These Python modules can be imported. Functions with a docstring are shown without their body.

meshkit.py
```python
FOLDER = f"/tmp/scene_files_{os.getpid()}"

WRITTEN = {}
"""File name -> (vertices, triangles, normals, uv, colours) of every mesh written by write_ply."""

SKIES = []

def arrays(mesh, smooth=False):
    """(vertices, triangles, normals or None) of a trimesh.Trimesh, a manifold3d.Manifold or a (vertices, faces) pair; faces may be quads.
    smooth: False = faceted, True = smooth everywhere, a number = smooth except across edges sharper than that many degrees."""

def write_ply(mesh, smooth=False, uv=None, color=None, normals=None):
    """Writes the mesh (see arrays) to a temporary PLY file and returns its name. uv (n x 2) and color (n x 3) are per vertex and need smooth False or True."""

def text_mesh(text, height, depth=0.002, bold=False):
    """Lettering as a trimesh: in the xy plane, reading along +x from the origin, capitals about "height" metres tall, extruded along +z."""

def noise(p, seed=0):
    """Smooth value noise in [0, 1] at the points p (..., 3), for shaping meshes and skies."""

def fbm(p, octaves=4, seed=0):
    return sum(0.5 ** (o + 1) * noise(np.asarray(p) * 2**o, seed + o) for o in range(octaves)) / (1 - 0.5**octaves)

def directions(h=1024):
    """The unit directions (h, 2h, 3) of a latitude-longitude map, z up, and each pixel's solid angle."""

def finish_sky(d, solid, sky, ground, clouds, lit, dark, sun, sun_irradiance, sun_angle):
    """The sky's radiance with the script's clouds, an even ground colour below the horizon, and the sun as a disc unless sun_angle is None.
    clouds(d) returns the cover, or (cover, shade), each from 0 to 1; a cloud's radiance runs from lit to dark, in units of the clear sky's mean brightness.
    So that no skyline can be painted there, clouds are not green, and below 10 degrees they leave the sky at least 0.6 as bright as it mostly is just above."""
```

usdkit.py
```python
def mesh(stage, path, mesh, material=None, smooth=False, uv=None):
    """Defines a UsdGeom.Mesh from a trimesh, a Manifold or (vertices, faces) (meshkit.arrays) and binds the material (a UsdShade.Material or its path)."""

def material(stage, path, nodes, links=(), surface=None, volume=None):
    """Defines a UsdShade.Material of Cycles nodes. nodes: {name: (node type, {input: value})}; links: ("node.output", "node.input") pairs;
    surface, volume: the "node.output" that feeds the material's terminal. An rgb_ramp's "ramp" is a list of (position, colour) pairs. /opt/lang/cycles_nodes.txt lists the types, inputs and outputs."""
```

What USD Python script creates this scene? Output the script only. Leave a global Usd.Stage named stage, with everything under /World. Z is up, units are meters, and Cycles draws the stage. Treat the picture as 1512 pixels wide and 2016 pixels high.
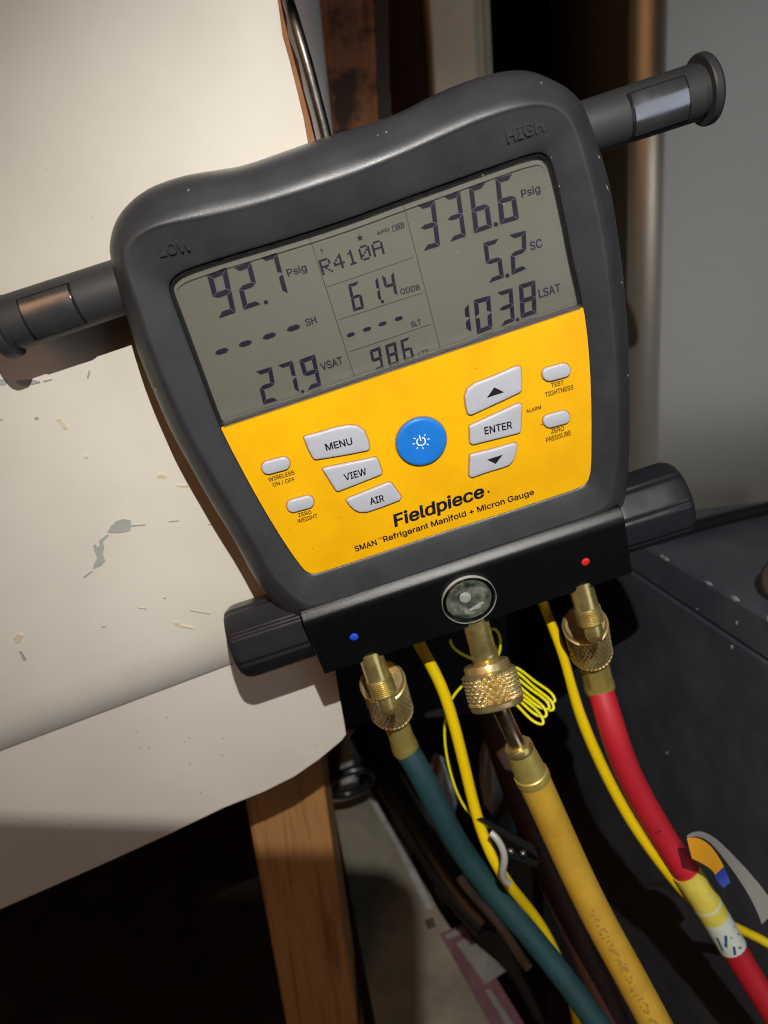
import math, random
import numpy as np, trimesh, usdkit, meshkit
from shapely.geometry import Polygon
from pxr import Usd, UsdGeom, UsdLux, UsdShade, Gf, Sdf
random.seed(7); rng = np.random.default_rng(7)
stage = Usd.Stage.CreateInMemory()
UsdGeom.SetStageUpAxis(stage, UsdGeom.Tokens.z); UsdGeom.SetStageMetersPerUnit(stage, 1.0)
UsdGeom.Xform.Define(stage, '/World')
N3 = lambda v: np.asarray(v, float) / np.linalg.norm(v)

# ------------------------------------------------------------------ camera
F = 1500.0                                  # focal length in pixels of the 1512 x 2016 photograph
UP = -N3([444, 4492, 1500])                 # gravity as seen by the tilted phone (x right, y down, z forward)
FW = N3(np.array([0, 0, 1.0]) - UP[2] * UP)
RT = np.cross(FW, UP)
ROT = np.stack([RT, FW, UP])                # phone axes -> world axes
CAM = np.array([0, 0, 1.35])
def c2w(p): return np.asarray(p, float) @ ROT.T + CAM
cam = UsdGeom.Camera.Define(stage, '/World/camera')
_m = np.eye(4)
for i, ax in enumerate(([1, 0, 0], [0, -1, 0], [0, 0, -1])): _m[i, :3] = ROT @ np.array(ax, float)
_m[3, :3] = CAM
cam.AddTransformOp().Set(Gf.Matrix4d(*_m.ravel().tolist()))
cam.CreateHorizontalApertureAttr(26.2); cam.CreateVerticalApertureAttr(26.2 * 4 / 3)
cam.CreateFocalLengthAttr(26.2 * F / 1512); cam.CreateClippingRangeAttr(Gf.Vec2f(0.01, 50))
cam.CreateFStopAttr(11.0); cam.CreateFocusDistanceAttr(0.285)
cam.CreateExposureAttr(0.0)

# ------------------------------------------------------------------ lamps
LAMP = np.array([0.014, -0.140, -0.150])      # the torch shining past the top of the phone
torch = UsdLux.SphereLight.Define(stage, '/World/torch_light')
torch.CreateRadiusAttr(0.0018); torch.CreateNormalizeAttr(True); torch.CreateIntensityAttr(4.25)
torch.CreateColorAttr(Gf.Vec3f(1.0, 0.965, 0.90))
def look(prim, eye, target, up=(0, 0, 1)):
    z = N3(np.asarray(eye, float) - target); x = N3(np.cross(up, z)); y = np.cross(z, x)
    M = np.eye(4); M[0, :3], M[1, :3], M[2, :3], M[3, :3] = x, y, z, eye
    prim.AddTransformOp().Set(Gf.Matrix4d(*M.ravel().tolist()))
look(torch, c2w(LAMP), c2w([0.045, 0.085, 0.40]))
_sh = UsdLux.ShapingAPI.Apply(torch.GetPrim()); _sh.CreateShapingConeAngleAttr(38.0); _sh.CreateShapingConeSoftnessAttr(1.0)
room = UsdLux.RectLight.Define(stage, '/World/room_lamp')   # a dim warm bulb panel on the ceiling behind
room.CreateWidthAttr(0.9); room.CreateHeightAttr(0.9); room.CreateNormalizeAttr(True); room.CreateIntensityAttr(.92)
room.CreateColorAttr(Gf.Vec3f(1.0, 0.50, 0.22))
look(room, np.array([-0.9, -0.7, 1.75]), np.array([0, 0.5, 1.1]))
side = UsdLux.RectLight.Define(stage, '/World/side_fill')   # added unseen fill, a cool tone for the cabinet to reflect
side.CreateWidthAttr(1.0); side.CreateHeightAttr(1.6); side.CreateNormalizeAttr(True); side.CreateIntensityAttr(1.5)
side.CreateColorAttr(Gf.Vec3f(0.84, 0.90, 1.0))
look(side, np.array([1.3, -1.1, 1.35]), np.array([0.15, 0.5, 1.25]))

# ------------------------------------------------------------------ helpers: points
def ray(px, py): return np.array([(px - 756) / F, (py - 1008) / F, 1.0])
def at(px, py, z): return c2w(ray(px, py) * z)                 # a pixel at a distance -> world
def atY(px, py, Y):                                            # a pixel on the upright plane Y = const
    d = ROT @ ray(px, py); return CAM + d * (Y / d[1])
def atH(px, py, h):                                            # a pixel on the level plane z = h
    d = ROT @ ray(px, py); return CAM + d * ((h - CAM[2]) / d[2])
# the gauge hangs tilted: its own axes (u right, v up, w out of its face)
EV = -N3([834, 2527, 1500]); EU = np.array([0.95, -0.3123, 0]); EU = N3(EU - EU.dot(EV) * EV); EW = np.cross(EU, EV)
O_C = ray(745, 700) * 0.27
DEV = np.stack([EU, EV, EW])                                   # rows: gauge axes in phone axes
def L(px, py, w=0.0):
    r = ray(px, py); t = (O_C.dot(EW) + w) / r.dot(EW)
    q = r * t - O_C; return np.array([q.dot(EU), q.dot(EV)])
def L3(px, py, w): return np.append(L(px, py, w), w)
def d2w(p): return c2w(np.asarray(p, float) @ DEV + O_C)
def atL(px, py, w): return d2w(L3(px, py, w))
def view_local(px, py): return DEV @ (-N3(ray(px, py)))        # direction to the camera in gauge axes
def gauge_matrix():
    M = np.eye(4); M[:3, :3] = DEV @ ROT.T; M[3, :3] = c2w(O_C); return Gf.Matrix4d(*M.ravel().tolist())

# ------------------------------------------------------------------ helpers: stage
USED = set()
def numbered(parent, name):
    k, n = 0, name
    while f'{parent}/{n}' in USED: k += 1; n = f'{name}_{k:03d}'
    USED.add(f'{parent}/{n}'); return f'{parent}/{n}'
def tag(prim, label=None, cat=None, group=None, kind=None):
    for k, v in (('label', label), ('category', cat), ('group', group), ('kind', kind)):
        if v: prim.SetCustomDataByKey(k, v)
def thing(name, label, cat, loc=(0, 0, 0), matrix=None, group=None, kind=None):
    x = UsdGeom.Xform.Define(stage, numbered('/World', name))
    if matrix is not None: x.AddTransformOp().Set(matrix)
    else: x.AddTranslateOp().Set(Gf.Vec3d(*map(float, loc)))
    tag(x.GetPrim(), label, cat, group, kind); x.loc = np.zeros(3) if matrix is not None else np.asarray(loc, float)
    return x
def obj(name, mesh, mat, parent=None, smooth=35, label=None):
    base = parent.GetPath().pathString if parent is not None else '/World'
    off = getattr(parent, 'loc', np.zeros(3))
    if isinstance(mesh, (list,)): mesh = join(mesh)
    v, f = (np.array(mesh.vertices), np.array(mesh.faces)) if hasattr(mesh, 'vertices') else meshkit.arrays(mesh)[:2]
    m = usdkit.mesh(stage, numbered(base, name), trimesh.Trimesh(v - off, f, process=False), MAT[mat], smooth=smooth)
    m.loc = off
    if label: tag(m.GetPrim(), label)
    return m

# ------------------------------------------------------------------ helpers: shapes
def T(v, f): 
    f = np.asarray(f, int)
    if f.shape[1] == 4: f = np.vstack([f[:, [0, 1, 2]], f[:, [0, 2, 3]]])
    return trimesh.Trimesh(np.asarray(v, float), f, process=False)
def join(ms): return trimesh.util.concatenate([m if isinstance(m, trimesh.Trimesh) else T(*m) for m in ms])
def world(m): return trimesh.Trimesh(d2w(m.vertices), m.faces, process=False)
def rings(rs, cap0=True, cap1=True):
    rs = [np.asarray(r, float) for r in rs]; n = len(rs[0]); v = np.vstack(rs); f = []
    i = np.arange(n); j = (i + 1) % n
    for k in range(len(rs) - 1): f.append(np.stack([k * n + i, k * n + j, (k + 1) * n + j, (k + 1) * n + i], 1))
    f = np.vstack(f); f = np.vstack([f[:, [0, 1, 2]], f[:, [0, 2, 3]]])
    for cap, k in ((cap0, 0), (cap1, len(rs) - 1)):
        if cap:
            c = len(v); v = np.vstack([v, rs[k].mean(0)])
            t = np.stack([k * n + i, k * n + j, np.full(n, c)], 1)
            f = np.vstack([f, t[:, ::-1] if k == 0 else t])
    return T(v, f)
def basis(a, hint=(0.3, 0.2, 1)):
    a = N3(a); x = np.asarray(hint, float); x = N3(x - x.dot(a) * a); return x, np.cross(a, x), a
def lathe(prof, p0, axis, n=48, mod=None, hint=(0.123, 0.2, 1), caps=(True, True)):
    x, y, a = basis(axis, hint); th = np.linspace(0, 2 * np.pi, n, endpoint=False); out = []
    for s, r in prof:
        rr = r if mod is None else r + mod(th, s)
        out.append(np.asarray(p0) + a * s + (np.cos(th) * rr)[:, None] * x + (np.sin(th) * rr)[:, None] * y)
    return rings(out, *caps)
def spline(pts, n):
    from scipy.interpolate import CubicSpline
    p = np.asarray(pts, float); t = np.r_[0, np.cumsum(np.linalg.norm(np.diff(p, axis=0), axis=1) ** 0.7)]
    return CubicSpline(t, p)(np.linspace(0, t[-1], n))
def frames(p):
    d = np.gradient(p, axis=0); d /= np.linalg.norm(d, axis=1)[:, None]
    x = basis(d[0])[0]; X = []
    for k in range(len(p)): x = N3(x - x.dot(d[k]) * d[k]); X.append(x)
    X = np.array(X); return d, X, np.cross(d, X)
def tube(pts, r, n=16, m=60, mod=None, raw=False):
    p = np.asarray(pts, float) if raw else spline(pts, m); d, X, Y = frames(p)
    th = np.linspace(0, 2 * np.pi, n, endpoint=False); r = np.broadcast_to(np.asarray(r, float), len(p)) if np.ndim(r) <= 1 and (np.ndim(r) == 0 or len(r) == len(p)) else np.interp(np.linspace(0, 1, len(p)), np.linspace(0, 1, len(r)), r)
    return rings([p[k] + r[k] * (np.cos(th)[:, None] * X[k] + np.sin(th)[:, None] * Y[k]) for k in range(len(p))])
def polar(poly, c, n):
    e = np.asarray(poly.exterior.coords)[:-1]; e = np.vstack([e, e[:1]])
    d = np.r_[0, np.cumsum(np.linalg.norm(np.diff(e, axis=0), axis=1))]
    s = np.linspace(0, d[-1], 4000, endpoint=False); q = np.stack([np.interp(s, d, e[:, k]) for k in (0, 1)], 1) - c
    a = np.arctan2(q[:, 1], q[:, 0]); o = np.argsort(a); rr = np.hypot(q[:, 0], q[:, 1])[o]; a = a[o]
    th = np.linspace(-np.pi, np.pi, n, endpoint=False); R = np.interp(th, a, rr, period=2 * np.pi)
    return c + np.stack([np.cos(th) * R, np.sin(th) * R], 1)
def lift(p2, w): return np.column_stack([p2, np.broadcast_to(np.asarray(w, float), len(p2))])
def rounded(pts, r): return Polygon(pts).buffer(-r, join_style=1).buffer(r, quad_segs=10)
def smoothclosed(pts, it=3):
    p = np.asarray(pts, float)
    for _ in range(it): p = np.stack([.75 * p + .25 * np.roll(p, -1, 0), .25 * p + .75 * np.roll(p, -1, 0)], 1).reshape(-1, 2)
    return p
def pill_loft(poly, w0, w1, bev, n=120):                       # a raised convex pad with a rounded edge
    c = np.array(poly.centroid.coords[0]); out = [lift(polar(poly, c, n), w0)]
    for t in np.linspace(0, 1, 6):
        a = t * np.pi / 2; q = poly.buffer(-bev * (1 - math.cos(a)) - 1e-7); out.append(lift(polar(q, c, n), w1 - bev * (1 - math.sin(a))))
    out.append(lift(polar(poly.buffer(-min(bev * 3, 0.0018)), c, n), w1 + 0.00012))
    return rings(out, True, True)
def slab(poly, w0, w1):
    m = trimesh.creation.extrude_polygon(poly, w1 - w0, engine='earcut'); m.apply_translation([0, 0, w0]); return m
def rbox(lo, hi, r, seg=5):
    lo, hi = np.asarray(lo, float) + r, np.asarray(hi, float) - r
    s = trimesh.creation.icosphere(subdivisions=2, radius=r).vertices
    return trimesh.convex.convex_hull(np.vstack([s + np.where(np.array(b), hi, lo) for b in np.ndindex(2, 2, 2)]))
def hull(pts): return trimesh.convex.convex_hull(np.asarray(pts, float))
def prism(quad, vec):                                          # polygon of 3D points pushed along vec
    q = np.asarray(quad, float); return rings([q, q + np.asarray(vec, float)])
_tc = {}
def text(s, p0, p1, cap_px, w, bold=True, shear=0.0, depth=0.00018, fat=0):
    """Lettering between two baseline pixels on the plane w of the gauge."""
    if (s, bold) not in _tc: _tc[(s, bold)] = meshkit.text_mesh(s, 1.0, 1.0, bold)
    m = _tc[(s, bold)].copy(); a, b = L(*p0, w), L(*p1, w)
    v = m.vertices; x0, x1 = v[:, 0].min(), v[:, 0].max()
    cap = np.linalg.norm(L(p0[0], p0[1], w) - L(p0[0] - .27 * cap_px, p0[1] - .96 * cap_px, w))
    d = (b - a) / np.linalg.norm(b - a); n = np.array([-d[1], d[0]])
    X = (v[:, 0] - x0) / (x1 - x0) * np.linalg.norm(b - a); Y = v[:, 1] * cap
    X = X + shear * Y
    q = a + X[:, None] * d + Y[:, None] * n
    m.vertices = np.column_stack([q, w + v[:, 2] * depth]); return m
def centred(s, cx, cy, width, cap, w, ang=-17.5, **k):
    """Text whose middle is at a pixel."""
    d = np.array([math.cos(math.radians(ang)), math.sin(math.radians(ang))]); dn = np.array([.27, .96])
    base = np.array([cx, cy]) + dn * cap / 2
    return text(s, base - d * width / 2, base + d * width / 2, cap, w, **k)

# ------------------------------------------------------------------ materials
MAT = {}
def mat(name, base, rough=0.5, metal=0.0, spec=0.5, vary=None, bump=None, rvary=None, extra=None, coat=0, specks=None):
    """vary = (scale, other colour, lo, hi); bump = (scale, strength, distance); specks = (scale, colour, threshold)"""
    nd = {'tc': ('texture_coordinate', {}), 'p': ('principled_bsdf', {'base_color': base, 'roughness': rough, 'metallic': metal, 'specular_ior_level': spec, **({'coat_weight': coat} if coat else {}), **(extra or {})})}
    ln = []; col = None
    if vary:
        nd['n'] = ('noise_texture', {'scale': vary[0], 'detail': 5.0, 'roughness': 0.6}); ln.append(('tc.object', 'n.vector'))
        nd['r'] = ('rgb_ramp', {'ramp': [(vary[2], base), (vary[3], vary[1])]}); ln.append(('n.fac', 'r.fac')); col = 'r.color'
    if specks:
        nd['s'] = ('noise_texture', {'scale': specks[0], 'detail': 2.0}); ln.append(('tc.object', 's.vector'))
        nd['sr'] = ('rgb_ramp', {'ramp': [(specks[2], (0, 0, 0)), (specks[2] + 0.03, (1, 1, 1))]}); ln.append(('s.fac', 'sr.fac'))
        nd['sm'] = ('mix_color', {'a': base, 'b': specks[1]}); ln.append(('sr.color', 'sm.fac'))
        if col: ln.append((col, 'sm.a'))
        col = 'sm.result'
    if col: ln.append((col, 'p.base_color'))
    if bump:
        nd['b'] = ('noise_texture', {'scale': bump[0], 'detail': 3.0}); ln.append(('tc.object', 'b.vector'))
        nd['bb'] = ('bump', {'strength': bump[1], 'distance': bump[2]}); ln += [('b.fac', 'bb.height'), ('bb.normal', 'p.normal')]
    if rvary:
        nd['q'] = ('noise_texture', {'scale': rvary[0], 'detail': 4.0}); ln.append(('tc.object', 'q.vector'))
        nd['qm'] = ('map_range', {'from_min': 0.3, 'from_max': 0.7, 'to_min': rvary[1], 'to_max': rvary[2]}); ln += [('q.fac', 'qm.value'), ('qm.result', 'p.roughness')]
    MAT[name] = usdkit.material(stage, f'/World/Looks/{name}', nd, ln, surface='p.BSDF')
mat('rubber', (.027, .028, .032), .37, specks=(800, (.09, .09, .095), .765), vary=(60, (.037, .038, .043), .35, .7), bump=(2600, .22, .0003), rvary=(45, .29, .45))
mat('rubber_letter', (.024, .025, .028), .36)
mat('black_plastic', (.014, .014, .018), .30, bump=(2500, .12, .0002), rvary=(80, .24, .38))
mat('post_plastic', (.030, .031, .033), .5, bump=(1800, .2, .0002))
mat('chrome', (.34, .35, .38), .20, metal=.92, bump=(60, .06, .001), rvary=(70, .16, .30))
mat('block', (.0025, .003, .0034), .33, spec=.45, bump=(4200, .35, .0002))
mat('yellow', (.80, .425, .002), .38, vary=(38, (.68, .34, .002), .42, .80), specks=(520, (.14, .08, .01), .745), bump=(900, .06, .0002))
mat('ink', (.008, .007, .008), .5)
mat('button', (.41, .43, .49), .42, vary=(90, (.39, .41, .46), .45, .75))
mat('power', (.010, .17, .62), .42, vary=(120, (.009, .15, .54), .4, .7))
mat('white_ink', (.8, .8, .82), .5)
mat('lcd', (.130, .127, .114), .45, vary=(12, (.116, .112, .10), .3, .8))
mat('segment', (.007, .006, .024), .5)
mat('lcd_line', (.03, .03, .028), .5)
mat('frame_black', (.014, .013, .014), .16)
mat('lip', (.24, .22, .21), .14, spec=.8, extra={'alpha': .30})
mat('blue_dot', (.015, .07, .62), .4); mat('red_dot', (.62, .02, .015), .4)
mat('brass', (.78, .64, .25), .33, metal=.88, vary=(160, (.58, .45, .16), .4, .75), bump=(900, .12, .0003), rvary=(120, .22, .42))
mat('brass_dull', (.58, .48, .13), .44, metal=.6, vary=(90, (.46, .37, .10), .4, .7), bump=(600, .2, .0003))
mat('brass_knurl', (.70, .56, .28), .36, metal=.8, vary=(130, (.44, .32, .13), .35, .7), rvary=(150, .24, .44))
mat('tube_metal', (.60, .47, .28), .32, metal=1.0, rvary=(100, .22, .45))
mat('steel', (.13, .118, .108), .45, metal=1.0, bump=(500, .2, .0003), rvary=(90, .25, .5))
mat('hose_teal', (.009, .046, .052), .62, specks=(700, (.03, .085, .10), .74), bump=(900, .35, .0005), vary=(60, (.015, .056, .070), .35, .7))
mat('hose_yellow', (.52, .315, .026), .68, bump=(900, .35, .0005), vary=(55, (.43, .235, .015), .36, .72), specks=(700, (.25, .14, .02), .72))
mat('hose_red', (.50, .013, .028), .57, specks=(700, (.42, .04, .05), .75), bump=(900, .3, .0004), vary=(45, (.44, .010, .022), .35, .7))
mat('cable', (.86, .62, .004), .34); mat('wire', (.80, .74, .006), .35)
mat('grey_wire', (.35, .35, .32), .4)
mat('white_paint', (.71, .675, .605), .38, vary=(14, (.635, .595, .525), .35, .78), specks=(330, (.42, .39, .33), .775), bump=(60, .05, .001), rvary=(20, .3, .45))
mat('chip', (.33, .36, .34), .55, vary=(120, (.40, .42, .39), .4, .7)); mat('scuff', (.60, .50, .31), .6, vary=(300, (.66, .60, .48), .4, .65)); mat('scratch', (.36, .35, .33), .6)
mat('brown_edge', (.30, .13, .05), .75, vary=(80, (.20, .08, .03), .4, .7))
mat('pipe_white', (.80, .77, .73), .45)
mat('cream', (.74, .71, .56), .5, vary=(40, (.66, .63, .48), .4, .7))
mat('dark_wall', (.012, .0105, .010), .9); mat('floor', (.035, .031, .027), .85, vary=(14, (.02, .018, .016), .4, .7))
mat('steel_tank', (.36, .34, .295), .31, metal=.66, vary=(700, (.315, .298, .26), .35, .7), bump=(1200, .25, .0004), specks=(260, (.35, .35, .33), .80))
mat('tote', (.060, .066, .086), .5, vary=(22, (.092, .098, .118), .40, .72), bump=(7, .5, .01), specks=(190, (.22, .22, .23), .765))
mat('tote_wear', (.45, .44, .44), .6)
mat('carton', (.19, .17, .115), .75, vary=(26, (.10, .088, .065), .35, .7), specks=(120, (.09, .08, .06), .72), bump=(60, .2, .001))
mat('maroon', (.075, .018, .028), .7, vary=(80, (.11, .04, .05), .45, .7)); mat('carton_pale', (.15, .147, .13), .7, vary=(60, (.09, .085, .075), .4, .7))
mat('duct', (.012, .012, .013), .35); mat('grey_plastic', (.22, .23, .24), .45)
mat('pale_trim', (.26, .265, .26), .65, vary=(60, (.16, .16, .155), .4, .7)); mat('blue_rag', (.015, .20, .42), .7)
mat('tape_yellow', (.72, .62, .10), .4, vary=(120, (.62, .52, .06), .4, .7)); mat('tape_white', (.62, .68, .60), .4); mat('tape_blue', (.02, .09, .22), .45)
mat('orange_tag', (.75, .34, .015), .45); mat('tag_blue', (.03, .06, .35), .5)
def woodmat(name, a, b, scale, axis='z'):
    sc = {'z': (scale, scale, scale * .04)}[axis]
    MAT[name] = usdkit.material(stage, f'/World/Looks/{name}', {
        'tc': ('texture_coordinate', {}), 'm': ('mapping', {'scale': sc}), 'n': ('noise_texture', {'scale': 1.0, 'detail': 6.0, 'roughness': .65, 'distortion': .6}),
        'r': ('rgb_ramp', {'ramp': [(.32, b), (.5, a), (.56, tuple(.75 * np.array(a) + .25 * np.array(b))), (.75, a)]}),
        'bb': ('bump', {'strength': .3, 'distance': .001}), 'p': ('principled_bsdf', {'roughness': .7})},
        [('tc.object', 'm.vector'), ('m.vector', 'n.vector'), ('n.fac', 'r.fac'), ('r.color', 'p.base_color'), ('n.fac', 'bb.height'), ('bb.normal', 'p.normal')], surface='p.BSDF')
woodmat('pine', (.50, .245, .080), (.20, .080, .025), 130)
MAT['stained'] = usdkit.material(stage, '/World/Looks/stained', {
    'tc': ('texture_coordinate', {}), 'm': ('mapping', {'scale': (60, 60, 2.4)}), 'n': ('noise_texture', {'scale': 1.0, 'detail': 6.0, 'roughness': .65}),
    'r': ('rgb_ramp', {'ramp': [(.32, (.19, .075, .03)), (.5, (.42, .165, .065)), (.75, (.48, .20, .09))]}),
    's': ('noise_texture', {'scale': 34.0, 'detail': 4.0, 'roughness': .6}), 'sr': ('rgb_ramp', {'ramp': [(.47, (0, 0, 0)), (.60, (.85, .85, .85))]}),
    'mx': ('mix_color', {'b': (.024, .020, .017)}), 'p': ('principled_bsdf', {'roughness': .75})},
    [('tc.object', 'm.vector'), ('m.vector', 'n.vector'), ('n.fac', 'r.fac'), ('tc.object', 's.vector'), ('s.fac', 'sr.fac'), ('sr.color', 'mx.fac'), ('r.color', 'mx.a'), ('mx.result', 'p.base_color')], surface='p.BSDF')
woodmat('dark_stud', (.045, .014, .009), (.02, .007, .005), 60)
def glassy(name, ior, tint, rough):
    MAT[name] = usdkit.material(stage, f'/World/Looks/{name}', {'f': ('fresnel', {'IOR': ior}), 't': ('transparent_bsdf', {'color': tint}), 'g': ('glossy_bsdf', {'color': (1, 1, 1), 'roughness': rough}), 'm': ('mix_closure', {})},
        [('f.fac', 'm.fac'), ('t.BSDF', 'm.closure1'), ('g.BSDF', 'm.closure2')], surface='m.closure')
glassy('lens', 1.30, (.97, .97, .95), .10); mat('film', (.75, .74, .70), .25, extra={'alpha': .20})
usdkit.material(stage, '/World/Looks/sight_glass', {'p': ('principled_bsdf', {'base_color': (.93, .97, .93), 'roughness': .04, 'transmission_weight': 1.0, 'ior': 1.5})}, [], surface='p.BSDF')
MAT['sight_glass'] = UsdShade.Material.Get(stage, '/World/Looks/sight_glass')
mat('bowl', (.66, .69, .60), .24, metal=.7, vary=(110, (.12, .13, .115), .40, .60), bump=(160, .7, .002))
mat('bead', (.90, .92, .88), .25, metal=.2)
mat('ring_edge', (.40, .40, .38), .3)

# ------------------------------------------------------------------ setting behind the gauge
s = obj('floor', prism([(-3, -1, .28), (3, -1, .28), (3, 4, .28), (-3, 4, .28)], (0, 0, -.05)), 'floor'); tag(s.GetPrim(), kind='structure')
s = obj('wall', prism([(-3, 1.9, .28), (3, 1.9, .28), (3, 1.9, 2.6), (-3, 1.9, 2.6)], (0, .1, 0)), 'dark_wall'); tag(s.GetPrim(), kind='structure')

# hood added out of view just to cut the lower left of the beam
def blocker():
    z = -.001; q = [(-.10, -.0590), (.004, -.0586), (.0125, -.0576), (.0163, -.0545), (.0174, -.0500), (.0174, -.0270), (-.10, -.0270)]
    a = np.array([(x, y, z) for x, y in q]); return rings([c2w(a), c2w(a - [0, 0, .002])])
h = obj('beam_blocker', blocker(), 'duct', smooth=False); tag(h.GetPrim(), 'black hood added out of view to cut the lower left of the torch beam', 'torch hood')

# white sheet metal panels
WP, WL = -.0375, -.0465
pan = thing('appliance_cover', 'large white painted metal cover with rolled lower edge and grey paint chips', 'cover', matrix=gauge_matrix())
def panel_upper():
    # front polygon, bottom edge rolls backwards
    bl, br = L(-260, 1497, WP), L(700, 1135, WP)
    d = (br - bl) / np.linalg.norm(br - bl); n = np.array([d[1], -d[0]]) * -1
    right = [L(*p, WP) for p in ((700, 1135), (690, 700), (612, 300), (606, 280), (597, 230), (585, 180), (570, 120), (556, 70), (548, 10), (535, -60))]
    left = [L(-260, -60, WP), bl]
    front = Polygon(right + [L(535, -260, WP), L(-260, -260, WP)] + [bl])
    body = slab(front, WP - .0012, WP)
    # rolled strip
    R = .027; prof = [(0, 0)]
    for t in np.linspace(0.08, 1, 12): prof.append((R * math.sin(t * .9) / math.sin(.9), -(R * .34) * (1 - math.cos(t * .9)) / (1 - math.cos(.9)) * .8))
    prof2 = prof + [(prof[-1][0] - .0006, prof[-1][1] - .006)]
    ringsl = []
    for e in np.linspace(0, 1, 30):
        p = bl + (br - bl) * e; ringsl.append([np.append(p - n * a, WP + b) for a, b in prof2] + [np.append(p - n * max(a - .001, 0), WP + b - .0012) for a, b in prof2[::-1]])
    roll = rings(ringsl)
    return body, roll
b_, r_ = panel_upper()
obj('panel_sheet', b_, 'white_paint', pan, smooth=False); obj('rolled_edge', r_, 'white_paint', pan)
def decal(poly_px, w, m, parent, name, t=.0003):
    obj(name, slab(Polygon([L(*p, w) for p in poly_px]).buffer(0), w - .0001, w + t), m, parent, smooth=False)
z7 = lambda pts: [(x / 3.024, 700 + y / 3.024) for x, y in pts]
W1 = WP + .00005
decal(z7([(640, 1052), (660, 1015), (690, 985), (735, 970), (778, 980), (780, 1010), (775, 1040), (740, 1050), (690, 1055)]), W1, 'chip', pan, 'paint_chip')
decal(z7([(555, 1130), (568, 1122), (580, 1140), (592, 1130), (590, 1100), (640, 1062), (648, 1068), (612, 1105), (620, 1140), (612, 1180), (626, 1222), (600, 1250), (556, 1268), (560, 1240), (580, 1205), (566, 1170)]), W1, 'chip', pan, 'paint_chip')
decal(z7([(778, 1008), (866, 1004), (866, 1009), (780, 1016)]), W1, 'scratch', pan, 'scratch')
decal(z7([(495, 1315), (512, 1306), (548, 1280), (552, 1283), (515, 1312), (500, 1323)]), W1, 'scratch', pan, 'scratch')
decal(z7([(0, 140), (30, 138), (45, 155), (30, 172), (0, 175)]), W1, 'chip', pan, 'paint_chip')
decal(z7([(90, 150), (180, 140), (240, 152), (235, 162), (150, 178), (115, 172)]), W1, 'chip', pan, 'paint_chip')
decal(z7([(255, 148), (310, 136), (312, 142), (262, 157)]), W1, 'scratch', pan, 'scratch')
decal(z7([(203, 372), (218, 362), (232, 372), (216, 384)]), W1, 'scratch', pan, 'scratch')
decal(z7([(335, 378), (360, 372), (402, 432), (380, 440)]), W1, 'scuff', pan, 'scuff')
decal(z7([(500, 600), (515, 592), (527, 604), (514, 613)]), W1, 'scuff', pan, 'scuff')
decal(z7([(935, 710), (960, 700), (990, 715), (985, 732), (962, 722), (940, 728)]), W1, 'scuff', pan, 'scuff')
decal(z7([(1050, 772), (1115, 768), (1125, 778), (1090, 783)]), W1, 'scuff', pan, 'scuff')
decal(z7([(1035, 1590), (1062, 1585), (1075, 1602), (1155, 1620), (1150, 1626), (1090, 1618), (1045, 1606)]), W1, 'scuff', pan, 'scuff')
decal(z7([(80, 1680), (110, 1655), (138, 1665), (120, 1700), (95, 1715)]), W1, 'scuff', pan, 'scuff')
decal(z7([(112, 1755), (130, 1760), (158, 1810), (140, 1815)]), W1, 'scratch', pan, 'scratch')
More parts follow.
